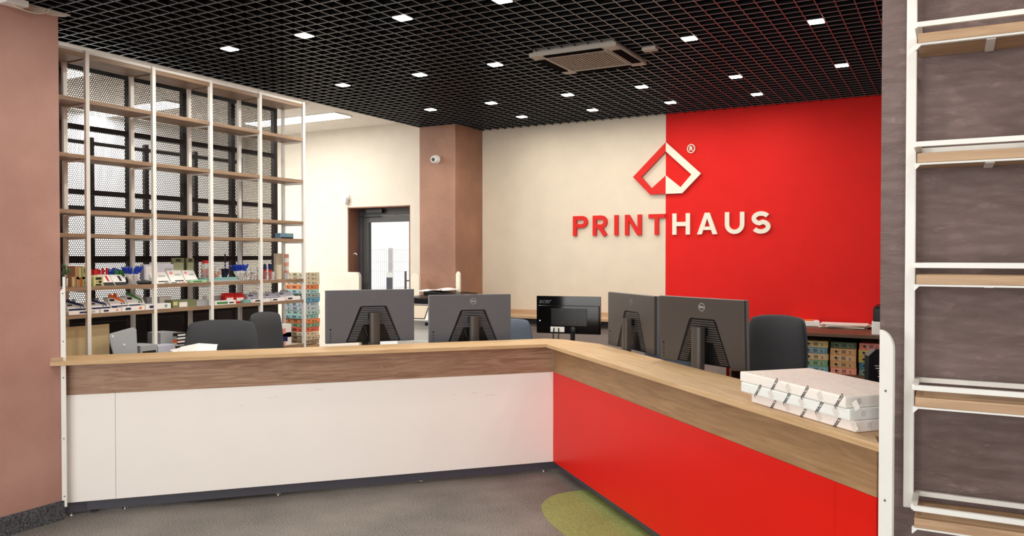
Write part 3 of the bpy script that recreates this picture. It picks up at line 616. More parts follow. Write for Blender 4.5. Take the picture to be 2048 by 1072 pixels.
for i, x_ in enumerate((529, 541)):
    pens('marker_tub', 'clear tub of red and white markers with dark blue caps, %s' % ('left', 'right')[i], x_, 527, ZA, cNv, 8, .016, r=.006, body=cRd, X=-5.07)
for x_, yt, r_, l_ in ((556, 530, .03, 'wide beige'), (571, 546, .017, 'low pale')):
    y_, z1_ = S(x_, yt, -5.08); f_ = nb(); cyl(f_, 0, 0, 0, z1_-ZA, r_, r_, 20); tag(obj('tape_roll', f_, col('beige_roll', 206, 196, 176) if x_ == 556 else cGy, smooth=True, loc=(-5.08, y_, ZA)), '%s cylinder at the right end of the upper stocked shelf' % l_, 'cylinder', SG)
t = thing('tape_stack', 'tall stack of salmon and white tape rolls, right end of the upper stocked shelf', 'tape', (-5.14, S(573, 540, -5.14)[0], ZA))
hh = S(573, 508, -5.14)[1]-ZA
for i in range(6): f_ = nb(); cyl(f_, 0, 0, hh*i/6+.001, hh*(i+1)/6, .021, .021, 18); obj('roll', f_, cOr if i % 2 == 0 and 0 else (col('salmon', 232, 170, 146) if i % 2 else cWh), t, True)
carton('stationery_box', 'narrow beige box standing behind the cylinders at the right end', 'box', 552, 566, 507, ZA, col('beige_card', 206, 192, 168), .03, X=-5.17, group=SG)
t = thing('plant_sprig', 'tiny green leafy sprig in a clear holder beside the left wall', 'plant', (-5.0, S(131, 550, -5.0)[0], ZA))
f_ = nb(); cyl(f_, 0, 0, 0, .06, .012, .014, 12); obj('holder', f_, CLEAR, t, True)
f_ = nb()
for i in range(9): ball(f_, (random.uniform(-.015, .015), random.uniform(-.015, .015), .08+random.uniform(0, .06)), .012, (1, .5, 1.3), 8)
obj('leaves', f_, col('leaf_green', 90, 128, 96), t, True)
p = onX(574, 480, -5.05)
carton('photo_box', 'small blue and white box alone on the empty shelf at the right', 'box', 560, 587, 466, 1.718+.026, col('steel_blue_card', 112, 150, 176), .06, X=-5.06, band=[(.05, .95, .05, .3, cBk), (.5, .9, .4, .9, cTe)])
# lower stocked shelf
for i, (a, b, yt, mm) in enumerate(((137, 177, 608, cNv), (183, 222, 605, cRd), (223, 257, 596, cOr), (258, 292, 592, cGr))):
    z_ = ZBs+.026
    t = carton('pen_display_box', 'white and navy display box with a raised %s pen cutout, lower stocked shelf' % ('navy', 'red tipped', 'orange', 'green')[i], 'display box', a, b, yt, z_, cWh, .09, X=-5.05, lean=.05, group=SH, stripe=(cNv, (.0, .2)), band=[(.08, .35, .65, .85, cBk), (.65, .72, .3, .45, cBk), (.8, .87, .3, .45, cBk)])
    f_ = nb(); ww = S(b, yt)[0]-S(a, yt)[0]
    rod(f_, (-.06, -ww*.36, DIM[0]+.02), (-.03, ww*.36, DIM[0]*.5), .010, 8); o_ = obj('pen_cutout', f_, {0: cNv, 1: cNv, 2: cOr, 3: cGr}[i], t, True)
    f_ = nb(); cyl(f_, 0, 0, -.002, .002, .016, .016, 18, Matrix.Translation((-.055, .0, DIM[0]+.012)) @ Matrix.Rotation(math.pi/2, 4, 'Y')); cyl(f_, 0, 0, -.002, .002, .012, .012, 18, Matrix.Translation((-.055, -.035, DIM[0]+.008)) @ Matrix.Rotation(math.pi/2, 4, 'Y')); obj('round_badge', f_, {2: cOr}.get(i, cGy), t)
for i, (a, b, yt) in enumerate(((137, 199, 623), (201, 243, 618.5), (244, 290, 614), (291, 342, 609))):
    carton('flat_box', 'flat white printed box at the lower stocked shelf edge, %s from the left wall' % ('first', 'second', 'third', 'fourth')[i], 'box', a, b, yt, ZBs, cWh, .1, X=-5.0+.004, group=SH, band=[(.15 if i else .35, .38 if i else .6, .3, .75, cNv), (.75, .85, .3, .8, (cGy, cPk, cOr, cTe)[i])])
carton('stationery_box', 'plain white box left of the second white post on the lower stocked shelf', 'box', 319, 343, 593, ZBs+.004, cWh, .05, X=-5.12, group=SH)
carton('stationery_box', 'translucent grey box beside the green pen picture', 'box', 294, 317, 595, ZBs+.004, cGy, .05, X=-5.12, group=SH)
carton('stationery_box', 'olive box with a white house shape on the lower stocked shelf', 'box', 345, 392, 601, ZBs, cOl, .09, group=SH, band=[(.28, .62, .05, .7, cWh), (.02, .2, .3, .8, cYG)])
carton('stationery_box', 'brownish grey flat box left of the third white post', 'box', 393, 418, 601, ZBs, cGy, .09, group=SH)
carton('stationery_box', 'long pale grey box behind the green labelled box', 'box', 413, 452, 591, ZBs, cWh, .05, X=-5.12, group=SH, band=[(.15, .95, .3, .9, cGy)])
carton('flat_box', 'white flat box with a dark green band at the front edge', 'box', 430, 472, 602.5, ZBs, cWh, .05, X=-4.996, group=SH, band=[(.08, .6, .25, .75, cGr), (.68, .9, .3, .6, cBk)])
for i, (a, b) in enumerate(((450, 469.5), (470, 490))):
    t = carton('marker_pack', 'red marker pack with white label, %s of two' % ('left', 'right')[i], 'pack', a, b, 592, ZBs, cRd, .07, X=-5.07, group=SH, band=[(.15, .85, .25, .75, cWh)])
    f_ = nb()
    for k in range(5): cyl(f_, -.03, -.045+k*.0225, DIM[0]-.001, DIM[0]+.022, .0105, .0105, 10)
    obj('marker_caps', f_, cRd, t, True)
carton('flat_box', 'teal flat box right of the red marker packs', 'box', 488, 510, 600, ZBs, cTe, .07, group=SH)
for i, (a, b) in enumerate(((499, 533), (534, 559), (562, 590))):
    t = carton('pen_display_box', 'pale lilac display box with round badges at the right end, %s of three' % ('left', 'middle', 'right')[i], 'display box', a, b, (589, 588, 585)[i], ZBs+.024, cLg, .08, X=-5.06, lean=.05, group=SH, stripe=(cNv, (0, .15)), band=[(.1, .35, .6, .8, cBk), (.55, .8, .3, .4, cGy)])
    f_ = nb()
    for k in range(3): cyl(f_, 0, 0, -.002, .002, .012, .012, 14, Matrix.Translation((-.055, -.03+.03*k, DIM[0]+.006+.006*(k % 2))) @ Matrix.Rotation(math.pi/2, 4, 'Y'))
    obj('round_badge', f_, cGy, t)
for i, (a, b) in enumerate(((507, 540), (543, 571), (573, 601))):
    carton('flat_box', 'flat white printed box at the lower stocked shelf right end, %s' % ('left', 'middle', 'right')[i], 'box', a, b, (599, 597, 594)[i], ZBs, cWh, .1, X=-4.996, group=SH, band=[(.1, .4, .3, .75, cBk), (.0, .1, .0, .3, cPk)])
# low items behind the ledge
carton('cardboard_sheet', 'pale beige cardboard sheet leaning in the lowest left shelf bay', 'cardboard', 126, 219, 655, ZCs, col('beige_board', 214, 192, 150), .01, X=-5.08)
q0 = S(213, 660, -5.0); q1 = S(275, 655, -5.0)
t = thing('plastic_folder', 'frosted clear plastic envelope folder leaning tilted by the second shelf bay', 'folder', (-4.97, q0[0], ZCs))
pts = [(.045, -.02), (.21, -.02), (.20, .20), (.175, .215), (.0, .185), (-.005, .16)]
obj('folder_body', prism(nb(), pts, -.006, .006, 'x'), mat('frosted_plastic', c(176, 182, 188), .3), t, bev=.002)
for (a, b) in ((.02, .165), (.105, .10), (.12, .025)):
    f_ = nb(); cyl(f_, 0, 0, 0, .004, .009, .007, 14, Matrix.Translation((.006, a, b)) @ Matrix.Rotation(math.pi/2, 4, 'Y')); obj('snap_button', f_, cWh if b > .05 else cBk, t, True)
carton('letter_tray', 'grey letter tray at the front of the lowest shelf, lower left one', 'tray', 281, 315, 692, ZCs, cGy, .2, X=-4.97, band=[(.1, .9, .15, .5, cBk)])
carton('letter_tray', 'pale grey letter tray beside the grey one on the lowest shelf', 'tray', 316, 351, 692, ZCs, cLg, .2, X=-4.97)
for i in range(4):
    carton('letter_tray', 'clear grey tray stacked behind the second white post, %s' % ('bottom one', 'second one', 'third one', 'top one')[i], 'tray', 321, 352, 690-6*(i+1), ZCs+.055+.022*i, cGy, .15, X=-5.08)
for i, mm in enumerate((cBk, cWh, cOr, cGy, cBk)):
    carton('paper_pad', '%s edged pad in the pile left of the dark office chair, level %s' % (('black', 'white', 'orange', 'grey', 'black')[i], ('one', 'two', 'three', 'four', 'five')[i]), 'pad', 353, 375, 699-6.5*(i+1), ZCs+.0255*i, mm, .14, X=-5.04, band=[(.1, .8, .3, .7, cWh if mm is not cWh else cGy)])
for i, (a, b, yt, zz) in enumerate(((551, 562, 664, .826), (563, 583, 666, .826), (553, 583, 650.5, .826+.065))):
    carton('eraser_box', 'white and pink small box behind the tilted chair, %s' % ('lower left', 'lower right', 'upper')[i], 'box', a, b, yt, zz, cWh, .08, X=-5.03, band=[(.1, .6, .3, .7, cNv if i == 1 else cPk), (.0, .4, .0, .25, cPk)])
# tower of coloured reams behind the shelf end
CY, CX = 6.07, -5.76
cols = [('brown', (150, 118, 84)), ('beige', (206, 182, 144)), ('cream', (228, 206, 168)), ('red orange', (228, 74, 40)), ('green', (124, 156, 112)), ('orange', (240, 122, 50)), ('teal', (140, 190, 190)), ('pale teal', (168, 204, 196)), ('light blue grey', (190, 204, 212)), ('pale blue', (176, 200, 214)), ('blue', (74, 150, 190)), ('grey green', (148, 170, 164)), ('light teal', (160, 204, 204)), ('bright orange', (244, 118, 44)), ('pale beige', (224, 208, 172)), ('sand', (222, 204, 168)), ('pale sand', (226, 212, 178))]
f_ = B_(-.31, 0, 0, 0, .2, .36, bev=.002); tag(obj('cardboard_box', f_, cKr, loc=(CX, CY, 0)), 'brown cardboard box on the floor under the ream tower, lower one', 'box', 'boxes under the ream tower')
f_ = B_(-.31, 0, 0, 0, .2, .32, bev=.002); tag(obj('cardboard_box', f_, cKr, loc=(CX, CY, .361)), 'brown cardboard box under the ream tower, upper one', 'box', 'boxes under the ream tower')
def ream(name, lab, loc, w_, d_, h_, cc, rz, group, face='both', nmk=''):
    t = thing(name, lab, 'paper ream', loc, rz, group)
    obj('wrapper', B_(-w_, 0, 0, 0, d_, h_, bev=.002), col('wrap_'+nmk, *cc), t)
    lt = col('wrapl_'+nmk, *[int(v*.76+255*.22) for v in cc])
    if face in ('both', 'x'):
        l = obj('end_label', B_(.0, d_*.08, h_*.14, .0008, d_*.92, h_*.86), lt, t)
        f_ = nb(); box(f_, .0008, d_*.16, h_*.45, .0014, d_*.24, h_*.75)
        for k in range(6): box(f_, .0008, d_*(.42+.03*k), h_*.25, .0014, d_*(.42+.03*k+.012), h_*.7)
        box(f_, .0008, d_*.68, h_*.3, .0014, d_*.74, h_*.6); obj('label_print', f_, cBk, l)
    if face in ('both', 'y'):
        l = obj('front_label', B_(-w_*.86, -.0008, h_*.16, -w_*.12, 0, h_*.84), lt, t)
        f_ = nb(); cyl(f_, 0, 0, 0, .0008, h_*.2, h_*.2, 14, Matrix.Translation((-w_*.78, -.0008, h_*.52)) @ Matrix.Rotation(math.pi/2, 4, 'X'))
        box(f_, -w_*.74, -.0015, h_*.5, -w_*.64, -.0008, h_*.58); box(f_, -w_*.78, -.0015, h_*.2, -w_*.68, -.0008, h_*.28)
        for k in range(7): box(f_, -w_*(.56-.025*k), -.0015, h_*.25, -w_*(.56-.025*k)+w_*.012, -.0008, h_*.78)
        box(f_, -w_*.3, -.0015, h_*.55, -w_*.18, -.0008, h_*.62); box(f_, -w_*.26, -.0015, h_*.25, -w_*.2, -.0008, h_*.4)
        obj('label_print', f_, cBk, l)
    return t
for i, (nm, cc) in enumerate(cols):
    jx, jy = random.uniform(-.006, .006), random.uniform(-.006, .006)
    if i == 12: jx += .012; jy -= .01
    ream('paper_ream', '%s wrapped paper ream in the tall tower by the shelving, %s' % (nm, ('topmost' if i == 16 else ('lowest|sixteenth from top|fifteenth from top|fourteenth from top|thirteenth from top|twelfth from top|eleventh from top|tenth from top|ninth from top|eighth from top|seventh from top|sixth from top|fifth from top|fourth from top|third from top|second from top'.split('|')[i]))), (CX+jx, CY+jy, .687+.0435*i), .31, .2, .0432, cc, 0, 'coloured reams in the tower', 'both', nm.replace(' ', '_'))
# ============================================================ MONITORS
LOGOR = mat('monitor_logo', c(210, 212, 216), .3, metal=.6); LOGOD = mat('dim_logo', c(112, 110, 116), .35)
def monitor(lab, loc, rz, body, logo=LOGOR, zb=.97, W=.65, H=.38, tilt=0, desk=.745, ex=0):
    """local: x width, back of the case faces -y; origin on the desk under the screen"""
    t = thing('computer_monitor', lab, 'monitor', (loc[0], loc[1], desk), rz)
    z0 = zb-desk; T = Matrix.Translation((0, 0, z0+H/2)) @ Matrix.Rotation(tilt, 4, 'X') @ Matrix.Translation((0, 0, -H/2))
    obj('screen_frame', B_(-W/2, -.012, 0, W/2, .008, H, T, .002), mat('monitor_edge', c(128, 132, 140), .35, metal=.3), t)
    obj('screen_panel', B_(-W/2+.008, .0082, .012, W/2-.008, .0092, H-.008, T), mat('screen_black', c(8, 8, 10), .15), t)
    tw, tb, tz = .14*W, .315*W, H*.69; cx = .02
    pts = [(-W/2, 0), (-W/2, H), (W/2, H), (W/2, 0), (cx+tb, 0), (cx+tw+.012, tz-.012), (cx+tw, tz), (cx-tw, tz), (cx-tw-.012, tz-.012), (cx-tb, 0)]
    bm = nb(); prism(bm, pts, -.032, -.0125, 'y', T); sb = obj('back_shell', bm, body, t, bev=.0025)
    for (dx, dz, r) in ((-W/2+.032, .10, .0065), (-W/2+.032, .074, .004), (-W/2+.032, .056, .004), (-W/2+.032, .038, .004), (-W/2+.032, .020, .004)):
        f_ = nb(); cyl(f_, 0, 0, 0, .0012, r, r, 12, T @ Matrix.Translation((dx, -.0322, dz)) @ Matrix.Rotation(math.pi/2, 4, 'X')); obj('button', f_, BLK, sb)
    bm = nb(); n_ = 11
    for i in range(n_):
        z = tz-.016-i*.0128*(H/.38); hw = tw+(tb-tw)*(tz-z)/tz-.014
        if z < .13: break
        box(bm, cx-hw, -.027, z, cx+hw, -.0125, z+.0075, T)
    z = .12
    while z > .006:
        hw = tw+(tb-tw)*(tz-z)/tz-.014
        box(bm, cx-hw, -.027, z, cx-hw+.06, -.0125, z+.006, T); box(bm, cx+hw-.06, -.027, z, cx+hw, -.0125, z+.006, T); z -= .012
    obj('vent_ribs', bm, body, t)
    bm = nb(); hw0 = tb-.004; prism(bm, [(cx-hw0, 0), (cx-tw-.004, tz-.002), (cx+tw+.004, tz-.002), (cx+hw0, 0)], -.0165, -.0122, 'y', T); obj('port_recess', bm, BLK, t)
    # stand
    bm = nb(); pts2 = [(cx+ex-.036, .0), (cx+ex+.036, .0), (cx+ex+.036, z0+H*.57), (cx+ex-.036, z0+H*.57)]
    for k in range(10):
        a0_ = math.pi*k/10; a1_ = math.pi*(k+1)/10
        prism(bm, [(cx+ex-.036*math.cos(a0_), -.078-.018*math.sin(a0_)), (cx+ex-.036*math.cos(a1_), -.078-.018*math.sin(a1_)), (cx+ex-.036*math.cos(a1_), -.05), (cx+ex-.036*math.cos(a0_), -.05)], .01, z0+H*.57, 'z')
    obj('stand_column', bm, DKB, t, True)
    obj('stand_arm', B_(cx-.04, -.05, z0+H*.44, cx+.04, -.0282, z0+H*.56), BLK, t)
    obj('stand_base', B_(cx-.14, -.13, 0, cx+.14, .08, .01, bev=.003), DKG, t)
    bm = nb(); tube(bm, [T @ Vector(q) for q in ((cx-.07, -.03, .12), (cx-.065, -.045, .09), (cx-.05, -.05, .05), (cx-.03, -.05, .01), (cx-.02, -.05, -.04), (cx, -.05, -.12))], .004, 7); obj('cable', bm, BLK, t, True)
    # round maker's mark
    bm = nb(); ribbon(bm, [(cx+.022*math.cos(a), H*.865+.022*math.sin(a)) for a in [2*math.pi*i/24 for i in range(24)]], .003, -.0331, -.0322, True)
    bm.transform(T); lr = obj('logo_ring', bm, logo, t)
    lo = text('logo_text', 'DELL', .0175, logo, t, T @ Vector((cx, -.0325, H*.865)), (math.pi/2+tilt, 0, 0), .0004, .0006)
    return t
def place_mon(lab, pa, pb, body, logo, zb, **k):
    a, b = F(*pa), F(*pb); W = (b-a).length
    return monitor(lab, ((a+b)/2), math.atan2(b.y-a.y, b.x-a.x), body, logo, zb, W=W, **k)
place_mon('dark grey monitor seen from behind, leftmost on the white counter wing', (-1.605, .36), (-.96, .415), DKG, LOGOD, .970)
place_mon('dark grey monitor with bright round logo, right one on the white counter wing', (-.826, .50), (-.177, .50), DKG, LOGOR, .918)
place_mon('dark monitor behind the red counter wing, left one, before the cream and red wall seam', (.375, -.205), (.392, -.872), DKB, LOGOD, .957)
place_mon('dark monitor behind the red counter wing, right one, before the red wall', (.286, -1.129), (.458, -1.754), DKB, LOGOR, .977, tilt=.03)
# the glossy acer monitor
a, b = F(.281, 1.139), F(.741, .799)
t = thing('computer_monitor', 'glossy black smaller monitor with white sticker behind the counter corner', 'monitor', ((a+b)/2).to_tuple()[:2]+(.745,), math.atan2(b.y-a.y, b.x-a.x))
W, H, z0 = (b-a).length, .325, .92-.745; GLB = mat('gloss_black', c(10, 10, 12), .12)
obj('screen_frame', B_(-W/2, -.01, z0, W/2, .01, z0+H, bev=.002), GLB, t)
obj('back_shell', B_(-W/2+.02, -.024, z0+.0, W/2-.01, -.0105, z0+H-.08, bev=.004), GLB, t)
obj('mount_plate', B_(-.15, -.029, z0+.07, .17, -.0245, z0+.22, bev=.001), BLK, t)
obj('rating_sticker', B_(-.155, -.0255, z0+.014, -.03, -.0243, z0+.06), cWh, t)
f_ = nb(); cyl(f_, .05, -.05, 0, z0+.01, .022, .02, 16); ball(f_, (.05, -.034, z0+.03), .03, (1, .5, 1.2)); obj('stand_column', f_, BLK, t, True)
f_ = nb(); cyl(f_, .05, -.03, 0, .012, .11, .1, 28); obj('stand_base', f_, GLB, t, True)
f_ = nb(); tube(f_, [(-.12, -.035, z0+.05), (-.125, -.045, z0), (-.12, -.05, -.0+.02)], .005); tube(f_, [(-.08, -.035, z0+.05), (-.078, -.04, z0), (-.08, -.05, .02)], .005); obj('cable', f_, BLK, t, True)
f_ = nb(); ball(f_, (-W/2+.035, -.0255, z0+.11), .004, seg=8); obj('power_light', f_, mat('power_led', c(200, 220, 255), emit=(.7, .85, 1, 1), estr=4), t)
text('logo_text', 'acer', .062, mat('acer_logo', c(84, 86, 88), .3), t, (-W/2+.075, -.0112, z0+H-.045), ext=.0004, offset=.0012, shear=.25)
for i, (x_, z_) in enumerate(((-.05, .1), (.06, .1), (-.05, .21), (.06, .21))): f_ = nb(); cyl(f_, 0, 0, 0, .002, .004, .003, 8, Matrix.Translation((x_, -.029, z0+z_)) @ Matrix.Rotation(math.pi/2, 4, 'X')); obj('screw', f_, SCREW, t)
# ============================================================ OFFICE CHAIRS
def rrect(w, h, r, n=6, topbulge=0):
    out = []
    for cx, cy, a0 in ((w/2-r, r, -90), (w/2-r, h-r, 0), (-w/2+r, h-r, 90), (-w/2+r, r, 180)):
        for i in range(n+1): a = math.radians(a0+90*i/n); out.append((cx+r*math.cos(a), cy+r*math.sin(a)))
    return out
def office_chair(lab, loc, rz, m, W=.5, zt=1.09, zb0=.60, edge=None, curve=.05, lean=.12):
    t = thing('office_chair', lab, 'chair', loc, rz)
    H = zt-zb0; nx, nz = 16, 12; bm = nb(); lay = []
    for th_, s in ((-.04, 0), (.04, 1)):
        rowz = []
        for j in range(nz+1):
            v = j/nz; row = []
            e_ = abs(2*v-1)**4; wd = W*(1-.07*e_)*(.93+.07*math.sin(math.pi*v))
            for i in range(nx+1):
                u = i/nx*2-1; z = zb0+H*v; z += (-.022*abs(u)**3) if v > .5 else (.022*abs(u)**3)
                k = 1-max(abs(u)**6, abs(2*v-1)**6)*.75
                row.append(bm.verts.new((u*wd/2, curve*u*u*-1+th_*k+lean*(v)*.6, z)))
            rowz.append(row)
        lay.append(rowz)
    for s, L_ in enumerate(lay):
        for j in range(nz):
            for i in range(nx):
                q = [L_[j][i], L_[j][i+1], L_[j+1][i+1], L_[j+1][i]]; bm.faces.new(q if s == 0 else q[::-1])
    a_, b_ = lay
    ringA = [a_[0][i] for i in range(nx+1)]+[a_[j][nx] for j in range(1, nz+1)]+[a_[nz][i] for i in range(nx-1, -1, -1)]+[a_[j][0] for j in range(nz-1, 0, -1)]
    ringB = [b_[0][i] for i in range(nx+1)]+[b_[j][nx] for j in range(1, nz+1)]+[b_[nz][i] for i in range(nx-1, -1, -1)]+[b_[j][0] for j in range(nz-1, 0, -1)]
    n = len(ringA)
    for i in range(n): bm.faces.new([ringA[i], ringB[i], ringB[(i+1) % n], ringA[(i+1) % n]])
    bmesh.ops.recalc_face_normals(bm, faces=bm.faces[:])
    o = obj('backrest', bm, m, t)
    for p in o.data.polygons: p.use_smooth = True
    sd = o.modifiers.new('s', 'SUBSURF'); sd.levels = 1; sd.render_levels = 1
    if edge:
        b2 = o.copy(); C.objects.link(b2); b2.data = o.data.copy(); b2.name = 'back_shell'; b2.data.materials.clear(); b2.data.materials.append(edge); b2.parent = t; b2.location = (0, .045, -.005); b2.scale = (1.03, .9, 1)
    obj('seat', prism(nb(), [(x, y-.48) for x, y in rrect(.48, .46, .09)], .44, .52, 'z'), m, t, bev=.02)
    f_ = nb(); tube(f_, [(0, .06, .62), (0, .07, .45), (0, .0, .42), (0, -.2, .42)], .022, 8); obj('back_support', f_, BLK, t, True)
    f_ = nb(); cyl(f_, 0, -.24, .12, .43, .028, .025, 16); obj('gas_column', f_, BLK, t, True)
    for k in range(5):
        a = 2*math.pi*k/5+.3; ex_, ey_ = .29*math.cos(a), -.24+.29*math.sin(a)
        f_ = nb(); rod(f_, (0, -.24, .12), (ex_, ey_, .075), .022, 8); l = obj('base_arm', f_, BLK, t, True)
        f_ = nb(); cyl(f_, 0, 0, -.02, .02, .03, .03, 14, Matrix.Translation((ex_, ey_, .03)) @ Matrix.Rotation(math.pi/2, 4, 'X') ); obj('caster', f_, BLK, l, True)
    return t
def fz_(ang): return PHI+ang
def atd(x, y, Z): d = ray(x, y); q = _O+d*(Z/d.dot(_fw)); return Vector((q.x, q.y, 0))
# local -y is the side of the backrest that faces the sitter
office_chair('wide charcoal office chair back behind the ledge, left of the tilted one', atd(443, 650, 5.85), PHI+math.radians(-8), FAB, W=.53, zt=1.125)
office_chair('charcoal office chair turned sideways next to the shelving', atd(527, 650, 6.35), PHI+math.radians(50), FAB, W=.40, zt=1.15, lean=.05)
office_chair('blue grey office chair peeking out right of the monitor with the bright logo', F(.02, 1.10), PHI+math.radians(12), FABB, W=.46, zt=1.05)
office_chair('tall charcoal office chair with blue grey edge before the red wall', atd(1551, 650, 5.0), PHI+math.radians(-48), FAB, W=.37, zt=1.225, zb0=.64, edge=FABB)
office_chair('blue grey office chair hidden behind the two monitors on the red wing', atd(1338, 700, 5.75), PHI+math.radians(-60), FABB, W=.40, zt=1.12)
# ============================================================ COPIER
q = onY(855, 640, 7.0)
cp = thing('office_copier', 'white and black office copier with tilted control panel before the pillar', 'copier', (-4.875, 6.86, 0), math.radians(8))
WC = mat('copier_white', c(224, 222, 216), .45)
obj('body', B_(-.30, 0, .05, .155, .5, .82, bev=.01), WC, cp); obj('side_body', B_(.157, .02, .05, .36, .5, .98, bev=.01), mat('copier_dark', c(58, 56, 54), .45), cp)
obj('drawer', B_(-.29, -.006, .52, .15, .0, .70, bev=.003), WC, cp); obj('drawer', B_(-.29, -.006, .33, .15, .0, .51, bev=.003), WC, cp); obj('drawer', B_(-.29, -.006, .14, .15, .0, .32, bev=.003), WC, cp)
obj('badge', B_(-.03, -.009, .93-.03, .03, -.004, .96), cNv, cp) if 0 else None
obj('upper_body', B_(-.30, .03, .82, .155, .5, .98, bev=.01), WC, cp)
sc_ = obj('scanner', B_(-.30, .1, .99, .36, .52, 1.07, bev=.008), mat('copier_dark', c(58, 56, 54), .45), cp)
f_ = nb(); Mx = Matrix.Translation((-.02, -.02, 1.0)) @ Matrix.Rotation(math.radians(-38), 4, 'X'); box(f_, -.2, -.02, -.11, .14, .02, .1, Mx, .006); pn = obj('control_panel', f_, WC, cp)
f_ = nb(); box(f_, -.17, -.0225, -.085, .09, -.0202, .075, Mx); obj('touch_screen', f_, col('screen_beige', 200, 184, 164), pn)
f_ = nb()
for s in ((-.18, -.095, .1, -.085), (-.18, .075, .1, .085), (-.18, -.085, -.17, .075), (.09, -.085, .1, .075)): box(f_, s[0], -.0235, s[1], s[2], -.0202, s[3], Mx)
obj('screen_bezel', f_, BLK, pn)
obj('arm_tray', B_(-.28, .02, 1.08, .4, .5, 1.15, Matrix.Rotation(.04, 4, 'Y'), .01), BLK, cp)
obj('feeder_lid', B_(-.1, .1, 1.17, .36, .5, 1.215, Matrix.Rotation(.05, 4, 'Y'), .01), BLK, cp)
st = obj('badge', B_(.02, -.004, .86, .10, .0, .93), cNv, cp); st.location = (0, .03, 0)
for i, (rz_, zz, lab) in enumerate(((.15, 1.232, 'white loose sheet lying on top of the copier, upper one'), (-.2, 1.224, 'white loose sheet on top of the copier, lower one'))):
    f_ = nb(); bmesh.ops.create_grid(f_, x_segments=8, y_segments=6, size=.5)
    for v in f_.verts: v.co = Vector((v.co.x*.32, v.co.y*.24, .012*math.sin(v.co.x*5)+.01*v.co.y))
    o = obj('paper_sheet', f_, PAPER, loc=(-4.88+.05*i, 7.12+.03*i, zz)); o.rotation_euler = (0, 0, rz_); s_ = o.modifiers.new('solid', 'SOLIDIFY'); s_.thickness = .0012
    tag(o, lab, 'paper')
# ============================================================ WALL DESK + RIGHT CABINET
wd = thing('wall_desk', 'light oak desk top with upstand running along the cream wall', 'desk', (-4.8, YW, 0))
obj('desk_top', B_(.0, -.36, .915, 2.9, -.021, .94), WD_SHX, wd); obj('upstand', B_(0, -.02, .915, 2.9, 0, .985), WD_SHX, wd)
obj('front_panel', B_(0, -.30, .0, 2.9, -.28, .86), mat('taupe_panel', c(150, 136, 130), .5), wd); obj('underside_strip', B_(0, -.34, .86, 2.9, -.28, .914), BLKM, wd)
cb = thing('storage_cabinet', 'walnut topped open cabinet along the red wall holding coloured reams', 'cabinet', (-1.75, 7.2, 0))
obj('cabinet_top', B_(0, -.06, .915, 3.0, .79, .942), WD_DK, cb)
obj('back_panel', B_(.02, .40, .05, 2.98, .42, .914), BLKM, cb); obj('side_panel', B_(0, 0, 0, .02, .79, .914), WD_DK, cb)
X3 = onY(1757, 700, 7.2).x+1.75
obj('divider', B_(1.26, .0, .05, 1.28, .40, .914), BLKM, cb); obj('side_panel', B_(2.98, 0, 0, 3.0, .79, .914), WD_DK, cb)
obj('shelf_board', B_(.02, 0, .565, 1.26, .40, .595), WD_DK, cb); obj('bottom_board', B_(.02, 0, .05, 2.98, .4, .07), WD_DK, cb)
xs = [(-1.138, -.920), (-.912, -.697), (-.689, -.50)]; xe = -1.345
grid = [[('sand yellow', (206, 178, 112)), ('slate blue', (104, 140, 160)), ('pale tan', (212, 178, 130)), ('moss green', (122, 160, 122)), ('dusty blue', (114, 158, 172))],
        [('dark green', (66, 86, 60)), ('tan', (204, 150, 98)), ('light tan', (212, 166, 118)), ('camel', (206, 152, 98)), ('salmon pink', (228, 138, 112))],
        [('coral', (226, 122, 108)), ('mustard', (190, 164, 88)), ('ochre', (188, 158, 76)), ('deep teal', (50, 108, 132)), ('grey teal', (100, 124, 112))]]
for ci, colm in enumerate(grid):
    for ri, (nm, cc) in enumerate(colm):
        a0_, a1_ = xs[ci]; o_ = random.uniform(-.004, .004)
        ream('paper_ream', '%s paper ream in the cabinet, %s column, %s from the top' % (nm, ('left', 'middle', 'right')[ci], ('first', 'second', 'third', 'fourth', 'fifth')[ri]), (a1_+o_, 7.215, .596+.0545*(4-ri)), a1_-a0_-.012, .3, .0538, cc, 0, 'coloured reams in the cabinet', 'y', 'c%d%d' % (ci, ri))
for ri, (nm, cc) in enumerate((('red', (214, 60, 52)), ('leaf green', (112, 156, 86)), ('ivory', (230, 216, 190)), ('khaki', (170, 168, 140)))):
    ream('paper_ream', '%s paper ream at the cabinet left end, partly behind the chair' % nm, (-1.143, 7.22, .596+.0545*ri), .21, .3, .0538, cc, 0, 'coloured reams in the cabinet', 'y', 'e%d' % ri)
# papers on the cabinet top
def sheets(name, lab, px, py, z, n, m, w=.30, d=.21, fan=.1, rz=0):
    p = onZ(px, py, z); t = thing(name, lab, 'papers', (p.x, p.y, z), rz)
    for i in range(n):
        f_ = nb(); a = random.uniform(-fan, fan); box(f_, -w/2, -d/2, .0015+.005*i, w/2, d/2, .0045+.005*i, Matrix.Rotation(a, 4, 'Z') @ Matrix.Translation((random.uniform(-.03, .03), random.uniform(-.02, .02), 0))); obj('sheet', f_, m[i % len(m)], t)
    return t
ZT = .943
o = sheets('paper_pile', 'loose fanned pile of white and pink papers on the walnut cabinet', 1692, 655, ZT, 7, [col('buff_paper', 220, 190, 150), PAPER, PAPER, col('pinkish_paper', 244, 214, 210), PAPER], .40, .26, .25, .1)
p = onZ(1612, 652, ZT)
t = thing('paper_ream', 'white paper ream with an orange sheet on top, on the walnut cabinet behind the chair', 'paper ream', (p.x, p.y+.1, ZT), .2)
obj('wrapper', B_(-.15, -.1, 0, .1, .1, .045, bev=.003), PAPER, t)
